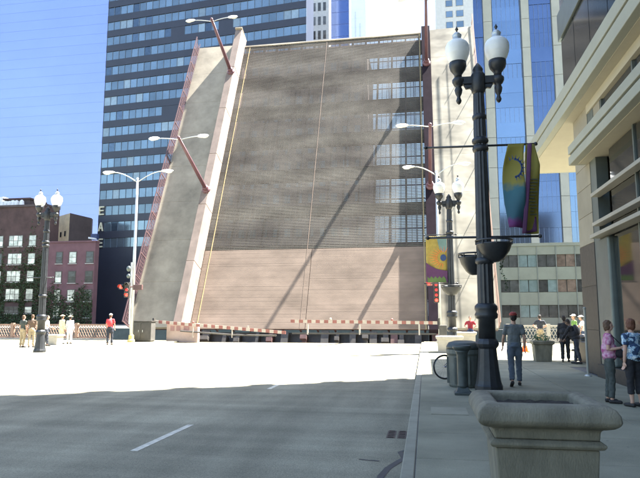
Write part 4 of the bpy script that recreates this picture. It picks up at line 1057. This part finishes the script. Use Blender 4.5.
def at(px, py): p = gnd(px, py); return (p.x, p.y, 0)
ST = (((.14, .0, -1), (.08, .22, -1)), ((-.14, .0, -1), (-.08, .22, -1)))
person(at(516, 386), R(-4), 1.78, 'man in grey shirt and jeans with red topped cap walking away', 'shirt_grey', 'jeans_grey', 'hair_dark', hat=('cap_red', 'peak'), stride=.22, knee=.25, voxel=.008,
       arms=(((.25, -.15, -1), (.0, .35, -.9)), ((-.28, .2, -1), (-.05, .55, -.75))), belly=.5)
person(at(612, 403), R(-100), 1.60, 'woman in pink print shirt and dark trousers with shoulder bag', 'pink_print', 'olive', 'hair_brown', stride=.05, voxel=.008, jacket='grey_white',
       arms=(((.12, -.1, -1), (-.05, .9, .15)), ((-.12, .1, -1), (.1, .75, -.5))), bag=('bag_dark', (.05, .21, 1.06)), sleeve='short', belly=1, hairlong=True)
person(at(636, 407), R(25), 1.63, 'woman in blue floral shirt and cropped black trousers at the right edge', 'floral', 'black_cloth', 'hair_auburn', voxel=.008, leglen='capri', belly=1,
       arms=(((.15, .1, -1), (.05, .3, -.9)), ((-.16, -.15, -1), (-.02, .15, -1))), hairlong=True)
person(at(471, 347), R(170), 1.72, 'man in dark red shirt with hands on hips beyond the lamps', 'red_cloth', 'blue_jeans', arms=(((.55, -.15, -.7), (-.65, .3, -.55)), ((-.55, -.15, -.7), (.65, .3, -.55))))
person(at(541, 349), R(-5), 1.78, 'man in dark shirt and khaki trousers beyond the small planter', 'navy', 'khaki', arms=(((.5, .2, -.7), (-.5, .5, -.3)), ((-.5, .2, -.7), (.5, .5, -.3))))
person(at(566, 362), R(-15), 1.72, 'person all in black standing by the building corner', 'black_cloth', 'black_cloth', skin='skin_dark', sleeve='long', stride=.12, belly=2, bag=('bag_dark', (.2, .02, .95)), arms=(((.2, .3, -1), (.0, .8, -.5)), ((-.2, .0, -1), (-.1, .3, -.9))))
person(at(577.5, 364), R(60), 1.65, 'person in black bending forward beside the building corner', 'black_cloth', 'navy', belly=2, pack='bag_dark', lean=.4, sleeve='long', skin='skin_dark', arms=(((.1, .5, -.9), (.0, .6, -.8)), ((-.1, .5, -.9), (0, .6, -.8))), stride=.15)
person(at(575.5, 351), R(100), 1.78, 'person in bright green shirt in the sun past the corner', 'green_cloth', 'khaki', 'hair_brown', hat=('white_cloth', 'peak'), arms=ST)
person(at(585, 350), R(80), 1.74, 'person in bright white shirt in the sun past the corner', 'white_cloth', 'blue_jeans', hat=('white_cloth', 'full'), lean=.15, arms=(((.1, .6, -.8), (0, .9, .1)), ((-.2, .1, -1), (-.1, .4, -.9))))
person(at(31, 347.5), R(20), 1.80, 'person in brown top and khaki trousers left of the left lamp', 'brown_cloth', 'khaki', 'hair_brown', arms=ST, stride=.1)
person(at(22, 347.5), R(-10), 1.76, 'person in khaki partly behind the one in the brown top', 'olive', 'khaki', 'hair_brown', arms=ST)
person(at(46, 346), R(-70), 1.76, 'person in white shirt and dark trousers right of the left lamp', 'white_cloth', 'navy', 'hair_dark', arms=(((.1, .3, -1), (0, .9, -.3)), ((-.1, .2, -1), (0, .8, -.4))), stride=.15)
person(at(61, 344), R(-20), 1.78, 'person in cream outfit and straw hat, left of the pale pair', 'cream', 'cream', hat=('straw', 'full'), arms=ST, sleeve='long')
person(at(69, 344), R(15), 1.74, 'person in white outfit and straw hat, right of the pale pair', 'white_cloth', 'white_cloth', hat=('straw', 'full'), arms=ST, sleeve='long')
person(at(109.5, 345), R(15), 1.85, 'person with red backpack and white cap by the left railing', 'red_pack', 'navy', 'hair_brown', hat=('white_cloth', 'peak'), arms=(((.2, .1, -1), (-.1, .6, -.7)), ((-.2, .1, -1), (.1, .6, -.7))), pack='red_pack', stride=.12)
